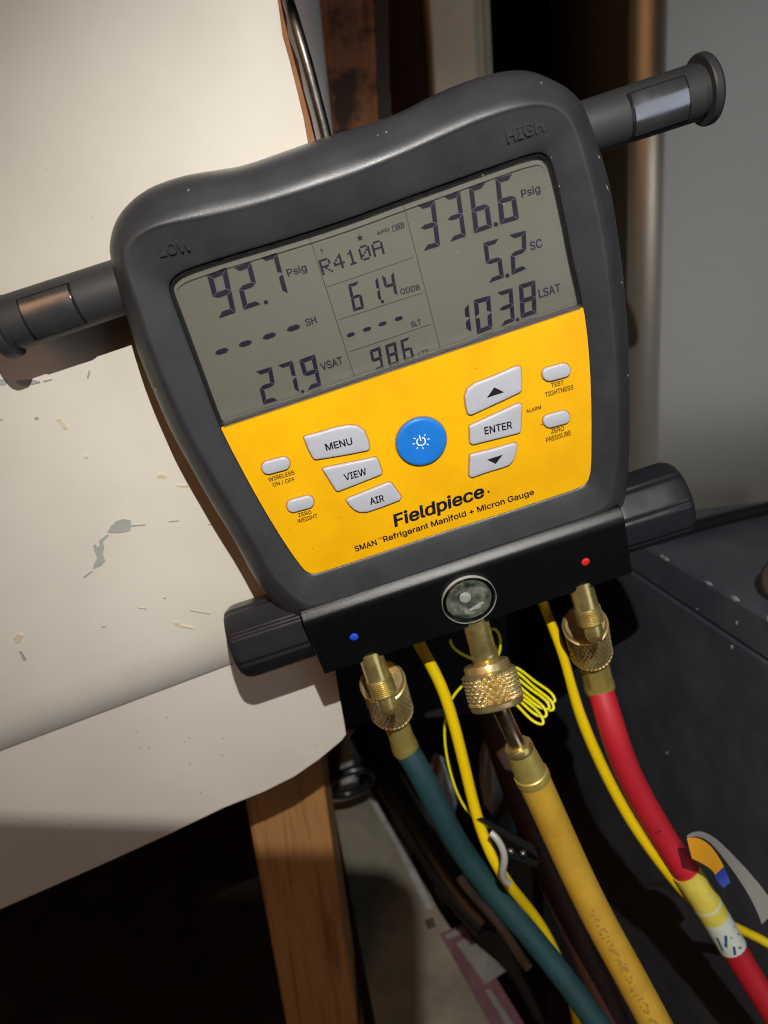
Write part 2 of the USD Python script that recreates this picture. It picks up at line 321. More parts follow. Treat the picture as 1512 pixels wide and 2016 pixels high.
for p in ([(1005, 985), (1065, 980), (1065, 984), (1008, 989)], [(825, 1500), (872, 1505), (870, 1509), (840, 1504)], [(605, 1615), (632, 1606), (630, 1612), (610, 1619)], [(972, 1443), (985, 1436), (986, 1444), (976, 1449)], [(530, 85), (538, 95), (525, 138), (518, 130)], [(1238, 1000), (1272, 1002), (1270, 1006), (1240, 1005)], [(1130, 1514), (1250, 1535), (1249, 1539), (1132, 1518)]):
    decal(z7(p), W1, 'scratch', pan, 'scratch')
for _ in range(14):
    x, y = rng.uniform(5, 560), rng.uniform(10, 1330)
    if y > 1330 - .4 * x or (x > 200 and 350 < y and x > 190 + (y - 480) * .45) : continue
    a = rng.uniform(0, 3.1); l = rng.uniform(.6, 1.5); k = rng.uniform(.3, .7)
    decal([(x - l * math.cos(a), y - l * math.sin(a)), (x + k * math.sin(a), y - k * math.cos(a)), (x + l * math.cos(a), y + l * math.sin(a)), (x - k * math.sin(a), y + k * math.cos(a))], W1, 'scratch' if rng.random() < .85 else 'scuff', pan, 'speck', .0001)
low = thing('metal_sheet', 'white painted sheet metal with clipped corner below the rolled cover edge', 'sheet metal', matrix=gauge_matrix())
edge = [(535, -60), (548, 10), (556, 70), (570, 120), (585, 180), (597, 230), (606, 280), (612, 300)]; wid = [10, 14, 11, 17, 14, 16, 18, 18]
obj('brown_edge', slab(Polygon([L(*p, WP - .0022) for p in edge] + [L(x + k_, y, WP - .0022) for (x, y), k_ in zip(edge[::-1], wid[::-1])]).buffer(0), WP - .0060, WP - .0022), 'brown_edge', pan, smooth=False)  # shadow beside the cover's right edge, put in as a brown strip
lp = [(-260, 1300), (-260, 1905), (0, 1790), (200, 1702), (330, 1643), (440, 1590), (520, 1558), (580, 1528), (630, 1493), (672, 1458), (681, 1446), (678, 1425), (668, 1370), (660, 1320), (640, 1150)]
obj('panel_sheet', slab(Polygon([L(*p, WL) for p in lp]), WL - .0014, WL), 'white_paint', low, smooth=False)
obj('cut_edge', slab(Polygon([L(*p, WL - .0016) for p in lp[1:-1]] + [L(p[0] - 2, p[1] - 3, WL - .0016) for p in lp[-2:0:-1]]).buffer(0.0001), WL - .0022, WL - .0016), 'brown_edge', low, smooth=False)
for _ in range(16):
    x, y = rng.uniform(20, 640), rng.uniform(1420, 1640)
    if y < 1530 - .42 * x + 20 or y > 1760 - .42 * x: continue
    decal([(x - 2, y), (x, y - 1.4), (x + 2.5, y + .5), (x, y + 1.6)], WL + .00005, 'scratch', low, 'speck', .0001)

# upright things behind
_h0 = atY(760, 1060, .49)[2]
def vbox(pl, pr, py, Y, lo, hi, depth, r=.002):
    a, b = atY(pl, py, Y), atY(pr, py, Y); return rbox([a[0], Y, lo], [b[0], Y + depth, hi], r)
def vcyl(pl, pr, py, Y, lo, hi, n=64):
    a, b = atY(pl, py, Y), atY(pr, py, Y); r = (b[0] - a[0]) / 2
    return lathe([(0, r), (hi - lo, r)], [(a[0] + b[0]) / 2, Y + r, lo], (0, 0, 1), n)
tag(obj('white_pipe', vcyl(520, 641, 130, .50, _h0 - .01, 2.0), 'pipe_white').GetPrim(), 'white round pipe standing just behind the cover edge and the steel hook', 'pipe')
st = thing('wooden_stud', 'reddish brown timber stud with black stains beside the white pipe', 'timber', atY(700, 130, .56))
obj('timber', vbox(622, 764, 130, .56, _h0 - .01, 2.0, .05), 'stained', st)
def blot(px, py, rx, ry, Y, seed):
    rr = np.random.default_rng(seed); th = np.linspace(0, 2 * np.pi, 30, endpoint=False)
    k = 1 + .35 * np.sin(th * 2 + rr.uniform(0, 6)) + .2 * np.sin(th * 5 + rr.uniform(0, 6)) + .12 * rr.normal(size=30)
    q = [atY(px + rx * a * math.cos(t), py + ry * a * math.sin(t), Y) for t, a in zip(th, k)]
    return prism(q, (0, .001, 0))
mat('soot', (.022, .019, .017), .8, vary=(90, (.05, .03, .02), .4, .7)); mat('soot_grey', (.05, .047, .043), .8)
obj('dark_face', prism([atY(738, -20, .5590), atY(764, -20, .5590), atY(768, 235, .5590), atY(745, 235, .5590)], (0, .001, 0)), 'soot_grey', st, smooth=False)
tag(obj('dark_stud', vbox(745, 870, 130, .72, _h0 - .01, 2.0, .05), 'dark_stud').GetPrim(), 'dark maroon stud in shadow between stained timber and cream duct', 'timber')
def duct_mesh():
    Y = .60; a, b = atY(846, 100, Y)[0], atY(982, 100, Y)[0]; W = b - a; d = .05
    pr = [(a, Y + d), (a, Y + .004), (a + .002, Y + .001), (a + .004, Y), (a + W * .62, Y + .0015), (a + W * .70, Y + .004), (a + W * .76, Y + .009), (a + W * .80, Y + .008), (a + W * .86, Y + .013), (a + W * .90, Y + .020), (a + W * .95, Y + .019), (a + W, Y + .026), (a + W, Y + d)]
    return rings([[(x, y, _h0 - .01) for x, y in pr], [(x, y, 2.0) for x, y in pr]])
tag(obj('cream_duct', duct_mesh(), 'cream', smooth=40).GetPrim(), 'cream vertical duct with stepped right side behind the gauge top', 'duct')
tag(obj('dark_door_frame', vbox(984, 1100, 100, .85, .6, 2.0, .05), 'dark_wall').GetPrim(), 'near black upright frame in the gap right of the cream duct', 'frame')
def tank_mesh():
    Y = .60; r = .030; t0 = .62; x0 = atY(1234, 300, Y + r * (1 - math.sin(t0)))[0] - r * (1 - math.cos(t0)); pr = []
    for t in np.linspace(t0, np.pi / 2, 16): pr.append((x0 + r - r * math.cos(t), Y + r - r * math.sin(t)))
    pr += [(x0 + .5, Y + .02), (x0 + .5, Y + .4), (x0 + r * (1 - math.cos(t0)) + .004, Y + .4)]
    return rings([[(x, y, .6) for x, y in pr], [(x, y, 2.2) for x, y in pr]])
tag(obj('steel_cabinet', tank_mesh(), 'steel_tank', smooth=40).GetPrim(), 'brushed grey metal cabinet with rounded vertical corner at right', 'cabinet')

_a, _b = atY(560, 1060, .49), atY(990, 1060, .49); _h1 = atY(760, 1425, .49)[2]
tag(obj('dark_backing', rbox([_a[0], .49, _h1], [_b[0], .80, _h0], .003), 'dark_wall').GetPrim(), 'black ledge added to stand in for the dark behind the brass hose ports', 'backing')  # added black box giving the dark behind the ports
# black tote
def tote():
    A = atY(1240, 1052, .56); h = A[2]; B = atH(1512, 1212, h); d = N3(B - A); n = np.array([-d[1], d[0], 0]);
    if n[1] < 0: n = -n
    A2, B2 = A - d * .20, B + d * .12
    th = thing('black_tote', 'scratched black plastic tote with a lid seam below the grey cabinet', 'tote', A2)
    k = .028
    def box(a, b, top, bot, inset, depth=.34):
        q = [a + n * inset + d * inset, b + n * inset, b + n * depth, a + n * depth + d * inset]
        return rings([[(p[0], p[1], bot) for p in q], [(p[0], p[1], top - .004) for p in q], [(p[0] + (n + d * (1 if i in (0, 3) else 0))[0] * .003, p[1] + (n)[1] * .003, top) for i, p in enumerate(q)]])
    obj('lid', box(A2, B2, h, h - k, 0), 'tote', th, smooth=False)
    obj('tub', box(A2, B2, h - k - .0016, .29, .0012), 'tote', th, smooth=False)
    obj('seam', box(A2, B2, h - k + .002, h - k - .006, .004, .336), 'dark_wall', th, smooth=False)
    for i in range(9):
        t = rng.uniform(.0, .99) if i else .62; p = A2 + (B2 - A2) * t + np.array([0, 0, -.001 - rng.uniform(0, .002)])
        l = rng.uniform(.003, .012); w_ = rng.uniform(.0006, .0018)
        obj('wear_mark', prism([p - n * .0003, p + d * l * .5 - n * .0003 + [0, 0, -w_], p + d * l - n * .0003, p + d * l * .5 - n * .0003 + [0, 0, w_]], n * .001), 'tote_wear', th, smooth=False)
    # drips of white paint under the seam
    for px, py, l in ((1450, 1222, 8), (1372, 1198, 3), (1210, 1156, 5), (1440, 1270, 8), (1312, 1480, 6)):
        dA = ROT @ ray(px, py); t = ((A2 - CAM).dot(n) - .0004) / dA.dot(n); p = CAM + dA * t
        l *= .0004; obj('wear_mark', prism([p, p + d * .0007 - [0, 0, l * .4], p - [0, 0, l], p - d * .0006 - [0, 0, l * .4]], n * .0008), 'tote_wear', th, smooth=False)
    return A2, d, n, h
TA, TD, TN, TH = tote()
tag(obj('black_cable', tube([atH(1290, 1060, TH + .0045), atH(1375, 1034, TH + .0045), atH(1440, 1017, TH + .0045), atH(1530, 996, TH + .0045)], .0056, 14, 30), 'duct').GetPrim(), 'thick black cable running right from behind the gauge knob', 'cable')
sp = thing('spool', 'black rimmed round pale wooden end at the right edge of the photo', 'spool', atH(1553, 1142, TH + .015))
_c = atH(1553, 1142, TH + .015); _ax = N3(c2w([0, 0, 0]) - _c)
obj('rim', lathe([(-.006, .0160), (.002, .0160), (.004, .0145), (.004, .0110), (.0, .0105), (-.006, .0105)], _c, _ax, 40), 'soot', sp)
obj('end_disc', lathe([(-.004, .0106), (.0005, .0104), (.001, .006)], _c, _ax, 40), 'pine', sp)

# pine post, carton and clutter on the floor
tag(obj('pine_post', vbox(480, 640, 1560, .47, .3, 1.12, .04, .0015), 'pine').GetPrim(), 'bare pine timber post below the white sheet metal', 'timber')
CP = [at(642, 1562, .74), at(724, 1545, .74), at(1042, 2062, .60)]
CN = N3(np.cross(CP[1] - CP[0], CP[2] - CP[0]));
if CN[2] < 0: CN = -CN
def atC(px, py, up=0.0):
    d = ROT @ ray(px, py); return CAM + d * (((CP[0] + CN * up - CAM).dot(CN)) / d.dot(CN))
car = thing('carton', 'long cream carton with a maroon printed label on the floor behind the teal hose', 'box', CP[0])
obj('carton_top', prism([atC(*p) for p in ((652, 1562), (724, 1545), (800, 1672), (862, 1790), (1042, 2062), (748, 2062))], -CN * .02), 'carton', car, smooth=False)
obj('pale_edge', prism([atC(*p, .0006) for p in ((712, 1548), (724, 1546), (800, 1672), (852, 1788), (838, 1792), (786, 1680))], CN * .001), 'pale_trim', car, smooth=False)
def cq(name, pts, m, up): obj(name, prism([atC(*p, up) for p in pts], CN * .0004), m, car, smooth=False)
cq('label_frame', [(866, 1838), (912, 1820), (1060, 2062), (990, 2062)], 'maroon', .0006)
cq('label_field', [(897, 1856), (922, 1846), (999, 1910), (955, 1938)], 'carton_pale', .0014)
cq('label_band', [(874, 1840), (908, 1828), (912, 1838), (880, 1850)], 'carton_pale', .0014)
cq('label_text', [(955, 1950), (965, 1946), (1010, 2016), (998, 2022)], 'carton_pale', .0014)
cq('knot', [(836, 1812), (852, 1806), (858, 1824), (842, 1830)], 'soot', .0007)
tag(obj('black_duct', tube([at(715, 1440, .66), at(770, 1540, .63), at(830, 1640, .60), at(890, 1735, .575), at(960, 1815, .555)], .0125, 24, 40), 'duct').GetPrim(), 'black flexible pipe running along the cream carton', 'pipe')
tag(obj('pale_strip', tube([at(905, 1725, .55), at(935, 1765, .545), at(975, 1810, .54), at(1015, 1868, .53), at(1040, 1905, .52)], .0032, 10, 24), 'pale_trim').GetPrim(), 'thin pale grey strip lying on the black pipe beside the teal hose', 'strip')
lp_ = [at(690 + 46 * math.cos(t), 1540 + 22 * math.sin(t) - 14 * math.cos(t), .62 + .02 * math.sin(t)) for t in np.linspace(0, 2 * np.pi, 24)]
tag(obj('cable_loop', tube(lp_, .0036, 10, 60), 'duct').GetPrim(), 'loop of black cable on the floor right of the pine post', 'cable')
tag(obj('grey_pipe', tube([at(692, 1440, .76), at(690, 1500, .75), at(684, 1560, .745)], .010, 20, 12), 'pale_trim').GetPrim(), 'short worn grey pipe standing inside the black cable loop', 'pipe')
tb = thing('grey_bag', 'crumpled grey plastic bag in the dark between the hoses', 'bag', at(880, 1560, .62))
def crumple(cx, cy, rx, ry, z, seed):
    m = trimesh.creation.icosphere(subdivisions=4); v = m.vertices
    k = 1 + .55 * (meshkit.fbm(v * 2.2 + 9, 4, seed) - .5)
    ex, ey, ez = at(cx + 1, cy, z) - at(cx, cy, z), at(cx, cy + 1, z) - at(cx, cy, z), N3(at(cx, cy, z) - CAM)
    q = at(cx, cy, z) + (v[:, 0] * k * rx)[:, None] * ex + (v[:, 1] * k * ry)[:, None] * ey + (v[:, 2] * k * .02)[:, None] * ez
    return trimesh.Trimesh(q, m.faces, process=False)
obj('bag', crumple(868, 1580, 30, 95, .62, 3), 'grey_plastic', tb); obj('bag_neck', crumple(970, 1520, 26, 80, .60, 5), 'grey_plastic', tb)
tag(obj('blue_rag', crumple(1013, 1612, 9, 26, .58, 8), 'blue_rag').GetPrim(), 'small bright blue scrap in the dark left of the yellow hose', 'rag')
tag(obj('rusty_pipe', tube([at(958, 1380, .47), at(1000, 1510, .47), at(1060, 1670, .465), at(1130, 1830, .46), at(1230, 2060, .45)], .0085, 16, 20), 'dark_stud').GetPrim(), 'dark brown pipe in the shadow behind the yellow hose', 'pipe')
cl = thing('crocodile_clip', 'dark crocodile clip with shiny rivets gripping the thin yellow wire', 'clip', at(1000, 1660, .40))
obj('jaw', hull([at(938, 1612, .395), at(948, 1609, .395), at(1066, 1672, .405), at(1060, 1688, .405), at(940, 1618, .401), at(1062, 1680, .411)]), 'duct', cl)
obj('jaw', hull([at(990, 1684, .395), at(998, 1672, .395), at(1062, 1696, .405), at(1056, 1708, .405), at(1000, 1684, .402), at(1058, 1702, .411)]), 'duct', cl)
for px, py in ((1006, 1676), (1030, 1680)):
    c = at(px, py, .394); obj('rivet', lathe([(-.004, .0016), (.0006, .0016), (.0012, .0010), (.0014, .0003)], c, N3(CAM - c), 20), 'chrome', cl)
obj('clip_lead', tube([at(966, 1640, .385), at(985, 1662, .383), at(993, 1690, .383), at(990, 1712, .385), at(1002, 1740, .39)], .0018, 10, 24), 'grey_wire', cl)
fl = thing('plastic_tag', 'loop of clear plastic film with orange and blue print beside the red hose', 'tag', at(1400, 1700, .36))
def ribbon(ptsA, ptsB, m=24, t=.0003):
    a, b = spline(ptsA, m), spline(ptsB, m); nn = N3(CAM - a.mean(0)) * t
    return rings([[a[k], b[k], b[k] - nn, a[k] - nn] for k in range(m)])
obj('orange_label', ribbon([at(1352, 1650, .365), at(1385, 1655, .37), at(1410, 1680, .375), at(1425, 1706, .378)], [at(1362, 1690, .365), at(1382, 1700, .37), at(1400, 1712, .375), at(1408, 1722, .378)]), 'orange_tag', fl)
obj('blue_stripe', ribbon([at(1425, 1707, .378), at(1432, 1722, .38), at(1438, 1738, .38)], [at(1407, 1723, .378), at(1415, 1738, .38), at(1424, 1748, .38)], 8), 'tag_blue', fl)
obj('film_strap', ribbon([at(1352, 1645, .366), at(1390, 1640, .375), at(1440, 1680, .385), at(1490, 1735, .39), at(1530, 1790, .39)], [at(1354, 1650, .366), at(1388, 1652, .375), at(1425, 1690, .385), at(1470, 1755, .39), at(1500, 1820, .39)], 40), 'film', fl)

# ------------------------------------------------------------------ the manifold gauge
G = thing('manifold_gauge', 'yellow and black digital refrigerant manifold gauge with grey display hanging from a steel hook', 'gauge', matrix=gauge_matrix())
OUT = [(216, 503), (216, 472), (226, 437), (246, 407), (281, 377), (327, 359), (362, 349), (402, 342), (437, 337), (467, 332), (503, 322), (553, 304), (603, 286), (653, 269), (704, 254), (754, 238), (805, 218), (850, 193), (915, 164), (968, 146), (1011, 137), (1049, 140), (1087, 156), (1119, 174), (1140, 196), (1157, 231), (1173, 279), (1184, 311), (1196, 354), (1208, 420), (1217, 483), (1226, 553), (1233, 640), (1237, 730), (1238, 820), (1236, 900), (1231, 960), (1226, 1020),
       (1100, 1062), (850, 1144), (605, 1228), (566, 1206), (530, 1176), (500, 1137), (473, 1084), (446, 1037), (417, 991), (387, 938), (357, 885), (331, 836), (314, 796), (291, 743), (270, 688), (250, 625), (232, 560)]
RID = [(246, 520), (250, 492), (266, 468), (297, 447), (352, 435), (427, 421), (503, 402), (603, 372), (704, 338), (781, 306), (861, 271), (926, 242), (969, 226), (1022, 209), (1065, 203), (1097, 210), (1124, 236), (1142, 285), (1160, 350), (1176, 420), (1188, 483), (1197, 553), (1206, 640), (1212, 730), (1215, 820), (1213, 900), (1208, 960), (1202, 1000),
       (1100, 1035), (850, 1118), (618, 1198), (588, 1185), (552, 1152), (524, 1112), (497, 1062), (470, 1016), (441, 970), (411, 918), (381, 866), (356, 818), (338, 776), (315, 724), (294, 668), (276, 610), (258, 560)]
OPN = [(336, 586), (331, 562), (345, 545), (366, 533), (450, 506), (560, 474), (677, 437), (768, 403), (860, 370), (960, 334), (1058, 300), (1078, 304), (1090, 322), (1103, 375), (1118, 445), (1130, 511), (1141, 560), (1150, 600), (1158, 650), (1164, 720), (1167, 800), (1167, 880), (1166, 930), (1159, 952), (1145, 962), (1077, 985), (970, 1020), (863, 1053), (756, 1089), (624, 1133), (608, 1132), (594, 1120), (560, 1072), (516, 1000), (478, 931), (448, 874), (427, 830), (406, 773), (374, 687), (352, 628)]
NC = 480
CEN = L(735, 690, 0)
oc = lambda pts, w, it=3: polar(Polygon(smoothclosed([L(*p, w) for p in pts], it)), CEN, NC)
Oo, Rr, Ii = oc(OUT, -.010), oc(RID, .0018), oc(OPN, -.0008, 2)
def towards(a, b, d):                                          # a moved by the length d towards b
    e = b - a; return a + e / np.linalg.norm(e, axis=1)[:, None] * d
cen = np.broadcast_to(CEN, Oo.shape)
hr = [lift(towards(Oo, cen, .010), -.0345), lift(towards(Oo, cen, .0030), -.033), lift(towards(Oo, cen, .0012), -.028), lift(towards(Oo, cen, .0004), -.0215), lift(towards(Oo, cen, .0011), -.0208), lift(towards(Oo, cen, .0011), -.0203), lift(towards(Oo, cen, .0001), -.0195), lift(Oo, -.0135)]
key = np.array([(0, -.010), (.05, -.0078), (.14, -.0058), (.32, -.0034), (.55, -.0012), (.76, .0006), (.90, .0014), (.97, .00172), (1.0, .00175)])
from scipy.interpolate import PchipInterpolator
pc = PchipInterpolator(key[:, 0], key[:, 1])
for t in np.linspace(0, 1, 18) ** 1.5: hr.append(lift(Oo + (Rr - Oo) * t, pc(t)))
hr += [lift(towards(Rr, Ii, .0007), .0016), lift(towards(Rr, Ii, .0018), .0012)]
hr += [lift(Rr + (Ii - Rr) * .55, .0001), lift(towards(Ii, Rr, .0016), -.0017), lift(towards(Ii, Rr, .0006), -.0020), lift(towards(Ii, Rr, .0001), -.0026), lift(Ii, -.0034), lift(Ii, -.0085)]
housing = obj('housing', rings(hr, True, True), 'rubber', G, smooth=40)
obj('lettering', centred('LOW', 345, 487, 66, 22, .0003, ang=-13, depth=.0007), 'rubber_letter', housing, smooth=False)
obj('lettering', centred('HIGH', 1032, 257, 76, 24, .0003, ang=-18, depth=.0007), 'rubber_letter', housing, smooth=False)

mat('nick', (.35, .35, .36), .5)
for px, py, l in ((1203, 372, 9), (1186, 312, 6), (1068, 166, 3), (1238, 748, 4), (300, 770, 3), (762, 300, 3), (748, 290, 2), (1228, 560, 4), (352, 352, 5)):
    c_ = L(px, py, -.002); n_ = (c_ - CEN) / np.linalg.norm(c_ - CEN); t_ = np.array([-n_[1], n_[0]]); k_ = np.searchsorted(np.linspace(-np.pi, np.pi, NC, endpoint=False), math.atan2(n_[1], n_[0])) % NC
    base = np.append(Oo[k_] + (Rr[k_] - Oo[k_]) * .30, pc(.30) + .0001); sl = N3(np.append(n_ * .55, .83)); a_ = np.append(t_, 0) * l * 1.2e-4; b_ = np.cross(sl, np.append(t_, 0)) * 1.6e-4
    obj('nick', rings([[base - a_, base - b_, base + a_, base + b_], [base - a_ + sl * .0001, base - b_ + sl * .0001, base + a_ + sl * .0001, base + b_ + sl * .0001]]), 'nick', housing, smooth=False)
# display
WD = -.0049
DV = [(436, 842)] + [p for p in OPN[0:0]]
lo_, hi_ = L(434, 843, -.002), L(1152, 604, -.002)             # the seam between display and yellow plate
opening = Polygon(Ii)
dirn = (hi_ - lo_) / np.linalg.norm(hi_ - lo_); nrm = np.array([-dirn[1], dirn[0]])
above = Polygon([lo_ - dirn * .1, hi_ + dirn * .1, hi_ + dirn * .1 + nrm * .3, lo_ - dirn * .1 + nrm * .3])
below = Polygon([lo_ - dirn * .1, hi_ + dirn * .1, hi_ + dirn * .1 - nrm * .3, lo_ - dirn * .1 - nrm * .3])
dis_poly = opening.intersection(above)
display = obj('display', slab(dis_poly.buffer(-.0002), WD - .001, WD), 'lcd', G, smooth=False)
_cut = Polygon([lo_ - dirn * .1 + nrm * .0006, hi_ + dirn * .1 + nrm * .0006, hi_ + dirn * .1 + nrm * .3, lo_ - dirn * .1 + nrm * .3])
dis_in = dis_poly.buffer(-.0028, join_style=1).buffer(.0016, join_style=1)
C2 = np.array(dis_poly.centroid.coords[0]); pa, pb = polar(dis_poly.buffer(-.00025), C2, 360), polar(dis_in, C2, 360)
sv = (pb - lo_) @ nrm; low_ = np.clip(1 - sv / .006, 0, 1)      # the window reaches right down to the seam at the bottom
pb = pb - low_[:, None] * np.maximum(sv - .0008, 0)[:, None] * nrm
frm = rings([lift(pa, -.0024), lift(pa + (pb - pa) * .5, -.0030), lift(pb, -.0034), lift(pb, WD + .0001), lift(pa, WD + .0001)], False, False)
obj('display_frame', frm, 'frame_black', G, smooth=30)
def wall(d0, d1, w0, w1, i0=.0016, i1=.0020):
    q = [lo_ + dirn * i0 + nrm * d0, hi_ - dirn * i1 + nrm * d0, hi_ - dirn * i1 + nrm * d1, lo_ + dirn * i0 + nrm * d1]
    return slab(Polygon(q), w0, w1)
obj('window_lip', [wall(.0002, .0018, WD, -.0040), wall(.0002, .0010, -.0040, -.0028), wall(.0002, .0006, -.0028, -.0012)], 'lip', G, smooth=False)
obj('lip_edge', wall(.0006, .0010, -.0019, -.0016), 'chrome', G, smooth=False)
lens = obj('display_window', slab(dis_poly.buffer(-.0020), -.00235, -.0018), 'lens', G, smooth=False)
for x, y in ((445, 195), (1030, 262), (1062, 490), (1146, 770), (575, 195), (262, 312), (702, 368), (985, 90), (430, 655), (1165, 910)):
    q = (760 + x / 3.024, 280 + y / 3.024); a_ = rng.uniform(0, 3); l_ = rng.uniform(.00006, .00016); c_ = L(*q, -.0017)
    obj('dust_speck', slab(Polygon([c_ + l_ * np.array([math.cos(a_ + t), .6 * math.sin(a_ + t)]) for t in np.linspace(0, 6.28, 7)[:-1]]), -.00175, -.0016), 'white_ink', lens, smooth=False)
SEG = {'0': 'abcdef', '1': 'bc', '2': 'abged', '3': 'abgcd', '4': 'fgbc', '5': 'afgcd', '6': 'afgedc', '7': 'abc', '8': 'abcdefg', '9': 'abcdfg'}
def digit(ch, quad, name='digit', t=.265, hh=None):
    q = np.array([L(*p, WD) for p in quad])                     # TL TR BR BL
    bi = lambda x, y: (q[0] * (1 - x) + q[1] * x) * (1 - y) + (q[3] * (1 - x) + q[2] * x) * y
    ty = t * np.linalg.norm(q[1] - q[0]) / np.linalg.norm(q[3] - q[0]); g = .012; gx = .014
    P = {'a': [(gx, 0), (1 - gx, 0), (1 - t - gx, ty), (t + gx, ty)], 'd': [(t + gx, 1 - ty), (1 - t - gx, 1 - ty), (1 - gx, 1), (gx, 1)],
         'f': [(0, g), (t, ty + g), (t, .5 - ty / 2 - g), (0, .5 - g)], 'b': [(1, g), (1, .5 - g), (1 - t, .5 - ty / 2 - g), (1 - t, ty + g)],
         'e': [(0, .5 + g), (t, .5 + ty / 2 + g), (t, 1 - ty - g), (0, 1 - g)], 'c': [(1 - t, .5 + ty / 2 + g), (1, .5 + g), (1, 1 - g), (1 - t, 1 - ty - g)],
         'g': [(gx * 1.5, .5), (t + gx, .5 - ty / 2), (1 - t - gx, .5 - ty / 2), (1 - gx * 1.5, .5), (1 - t - gx, .5 + ty / 2), (t + gx, .5 + ty / 2)]}
    ms = [slab(Polygon([bi(*p) for p in P[s_]]), WD + .00003, WD + .0001) for s_ in SEG[ch]]
    obj(name, ms, 'segment', display, smooth=False)
p3 = lambda pts: [(320 + x / 2.8, 330 + y / 2.8) for x, y in pts]
p4 = lambda pts: [(760 + x / 3.024, 280 + y / 3.024) for x, y in pts]
digit('9', p3([(245, 592), (352, 548), (405, 800), (308, 832)])); digit('2', p3([(392, 553), (487, 520), (545, 752), (448, 786)])); digit('7', p3([(540, 498), (630, 468), (692, 695), (600, 728)]))
digit('2', p3([(512, 1125), (602, 1097), (636, 1282), (556, 1308)])); digit('7', p3([(635, 1090), (716, 1063), (755, 1238), (675, 1265)])); digit('9', p3([(752, 1060), (840, 1028), (876, 1200), (800, 1228)]))
digit('6', p3([(1022, 645), (1082, 625), (1112, 775), (1052, 794)])); digit('1', p3([(1125, 620), (1185, 603), (1208, 735), (1148, 755)])); digit('4', p3([(1208, 592), (1272, 572), (1296, 705), (1238, 724)]))
digit('9', p3([(1140, 1008), (1200, 985), (1220, 1105), (1166, 1125)])); digit('8', p3([(1225, 980), (1285, 958), (1305, 1078), (1248, 1098)])); digit('6', p3([(1310, 952), (1362, 932), (1388, 1050), (1332, 1070)]))
digit('3', p4([(185, 375), (290, 345), (322, 618), (222, 648)])); digit('3', p4([(345, 325), (440, 292), (476, 560), (380, 594)])); digit('6', p4([(492, 270), (592, 238), (632, 508), (524, 545)])); digit('6', p4([(650, 218), (752, 188), (792, 458), (678, 492)]))
digit('5', p4([(578, 600), (672, 572), (702, 805), (610, 840)])); digit('2', p4([(732, 552), (832, 525), (838, 752), (748, 792)]))
digit('1', p4([(390, 985), (490, 960), (508, 1130), (410, 1160)])); digit('0', p4([(520, 940), (620, 912), (634, 1108), (542, 1144)])); digit('3', p4([(660, 895), (752, 866), (766, 1062), (684, 1098)])); digit('8', p4([(790, 850), (888, 820), (896, 1018), (802, 1050)]))
def dot(px, py, r):
    c = L(px, py, WD); R = r * 2.0e-4; obj('decimal_point', slab(Polygon([c + R * np.array([math.cos(a), math.sin(a)]) for a in np.linspace(0, 6.283, 9)[:-1]]), WD + .00003, WD + .0001), 'segment', display, smooth=False)
for p, r in ((p3([(570, 742)])[0], 4), (p3([(772, 1234)])[0], 3.4), (p3([(1213, 739)])[0], 3), (p4([(653, 489)])[0], 4.2), (p4([(722, 794)])[0], 4), (p4([(783, 1056)])[0], 3.6)): dot(*p, r)
def dash(px, py, l, h):
    c = np.array([px, py]); d = np.array([.951, -.309]); n_ = np.array([.309, .951])
    pts = [c - d * l / 2, c - d * l * .3 - n_ * h / 2, c + d * l * .3 - n_ * h / 2, c + d * l / 2, c + d * l * .3 + n_ * h / 2, c - d * l * .3 + n_ * h / 2]
    obj('dash', slab(Polygon([L(*p, WD) for p in pts]).buffer(.0003), WD + .00003, WD + .0001), 'segment', display, smooth=False)
for p in p3([(327, 1013), (457, 970), (589, 928), (722, 884)]): dash(*p, 24, 7)
for p in p3([(1038, 921), (1127, 891), (1213, 861), (1302, 832)]): dash(*p, 14, 4.5)
def line(a, b, wd=1.3):
    a, b = np.array(a), np.array(b); n_ = np.array([-(b - a)[1], (b - a)[0]]); n_ = n_ / np.linalg.norm(n_) * wd / 2
    obj('divider', slab(Polygon([L(*p, WD) for p in (a - n_, b - n_, b + n_, a + n_)]), WD + .00002, WD + .00008), 'lcd_line', display, smooth=False)
line(*p3([(812, 390), (1078, 1215)])); line(*p4([(98, 350), (328, 1250)]))
for a, b in ([(905, 660), (1382, 494)], [(970, 840), (1432, 690)], [(1030, 1016), (1478, 864)]): line(*p3([a, b]), 1.1)
WT = WD + .00002
def dtext(s_, cx, cy, wd, cap, f=p3, sc=2.8, ang=-18, bold=True): obj('lettering', centred(s_, *f([(cx, cy)])[0], wd / sc, cap / sc, WT, ang=ang, bold=bold, depth=.00006), 'segment', display, smooth=False)
dtext('Psig', 740, 565, 112, 40); dtext('SH', 818, 846, 62, 38); dtext('VSAT', 933, 1080, 125, 42)
dtext('ODDB', 1363, 672, 110, 30, ang=-15); dtext('SLT', 1397, 858, 58, 30); dtext('LIT', 1440, 1022, 58, 28)
dtext('Psig', 858, 292, 118, 44, p4, 3.024); dtext('SC', 890, 610, 75, 48, p4, 3.024); dtext('LSAT', 970, 885, 135, 48, p4, 3.024, ang=-17)
dtext('4PD', 1215, 352, 72, 20); dtext('?', 878, 462, 16, 26)
FONT = {'R': '11110 10001 10001 11110 10100 10010 10001', '4': '00010 00110 01010 10010 11111 00010 00010', '1': '00100 01100 00100 00100 00100 00100 01110', '0': '01110 10001 10011 10101 11001 10001 01110', 'A': '01110 10001 10001 11111 10001 10001 10001'}
wq = np.array([L(*p, WD) for p in p3([(858, 512), (1206, 394), (1226, 474), (884, 594)])])
ms = []
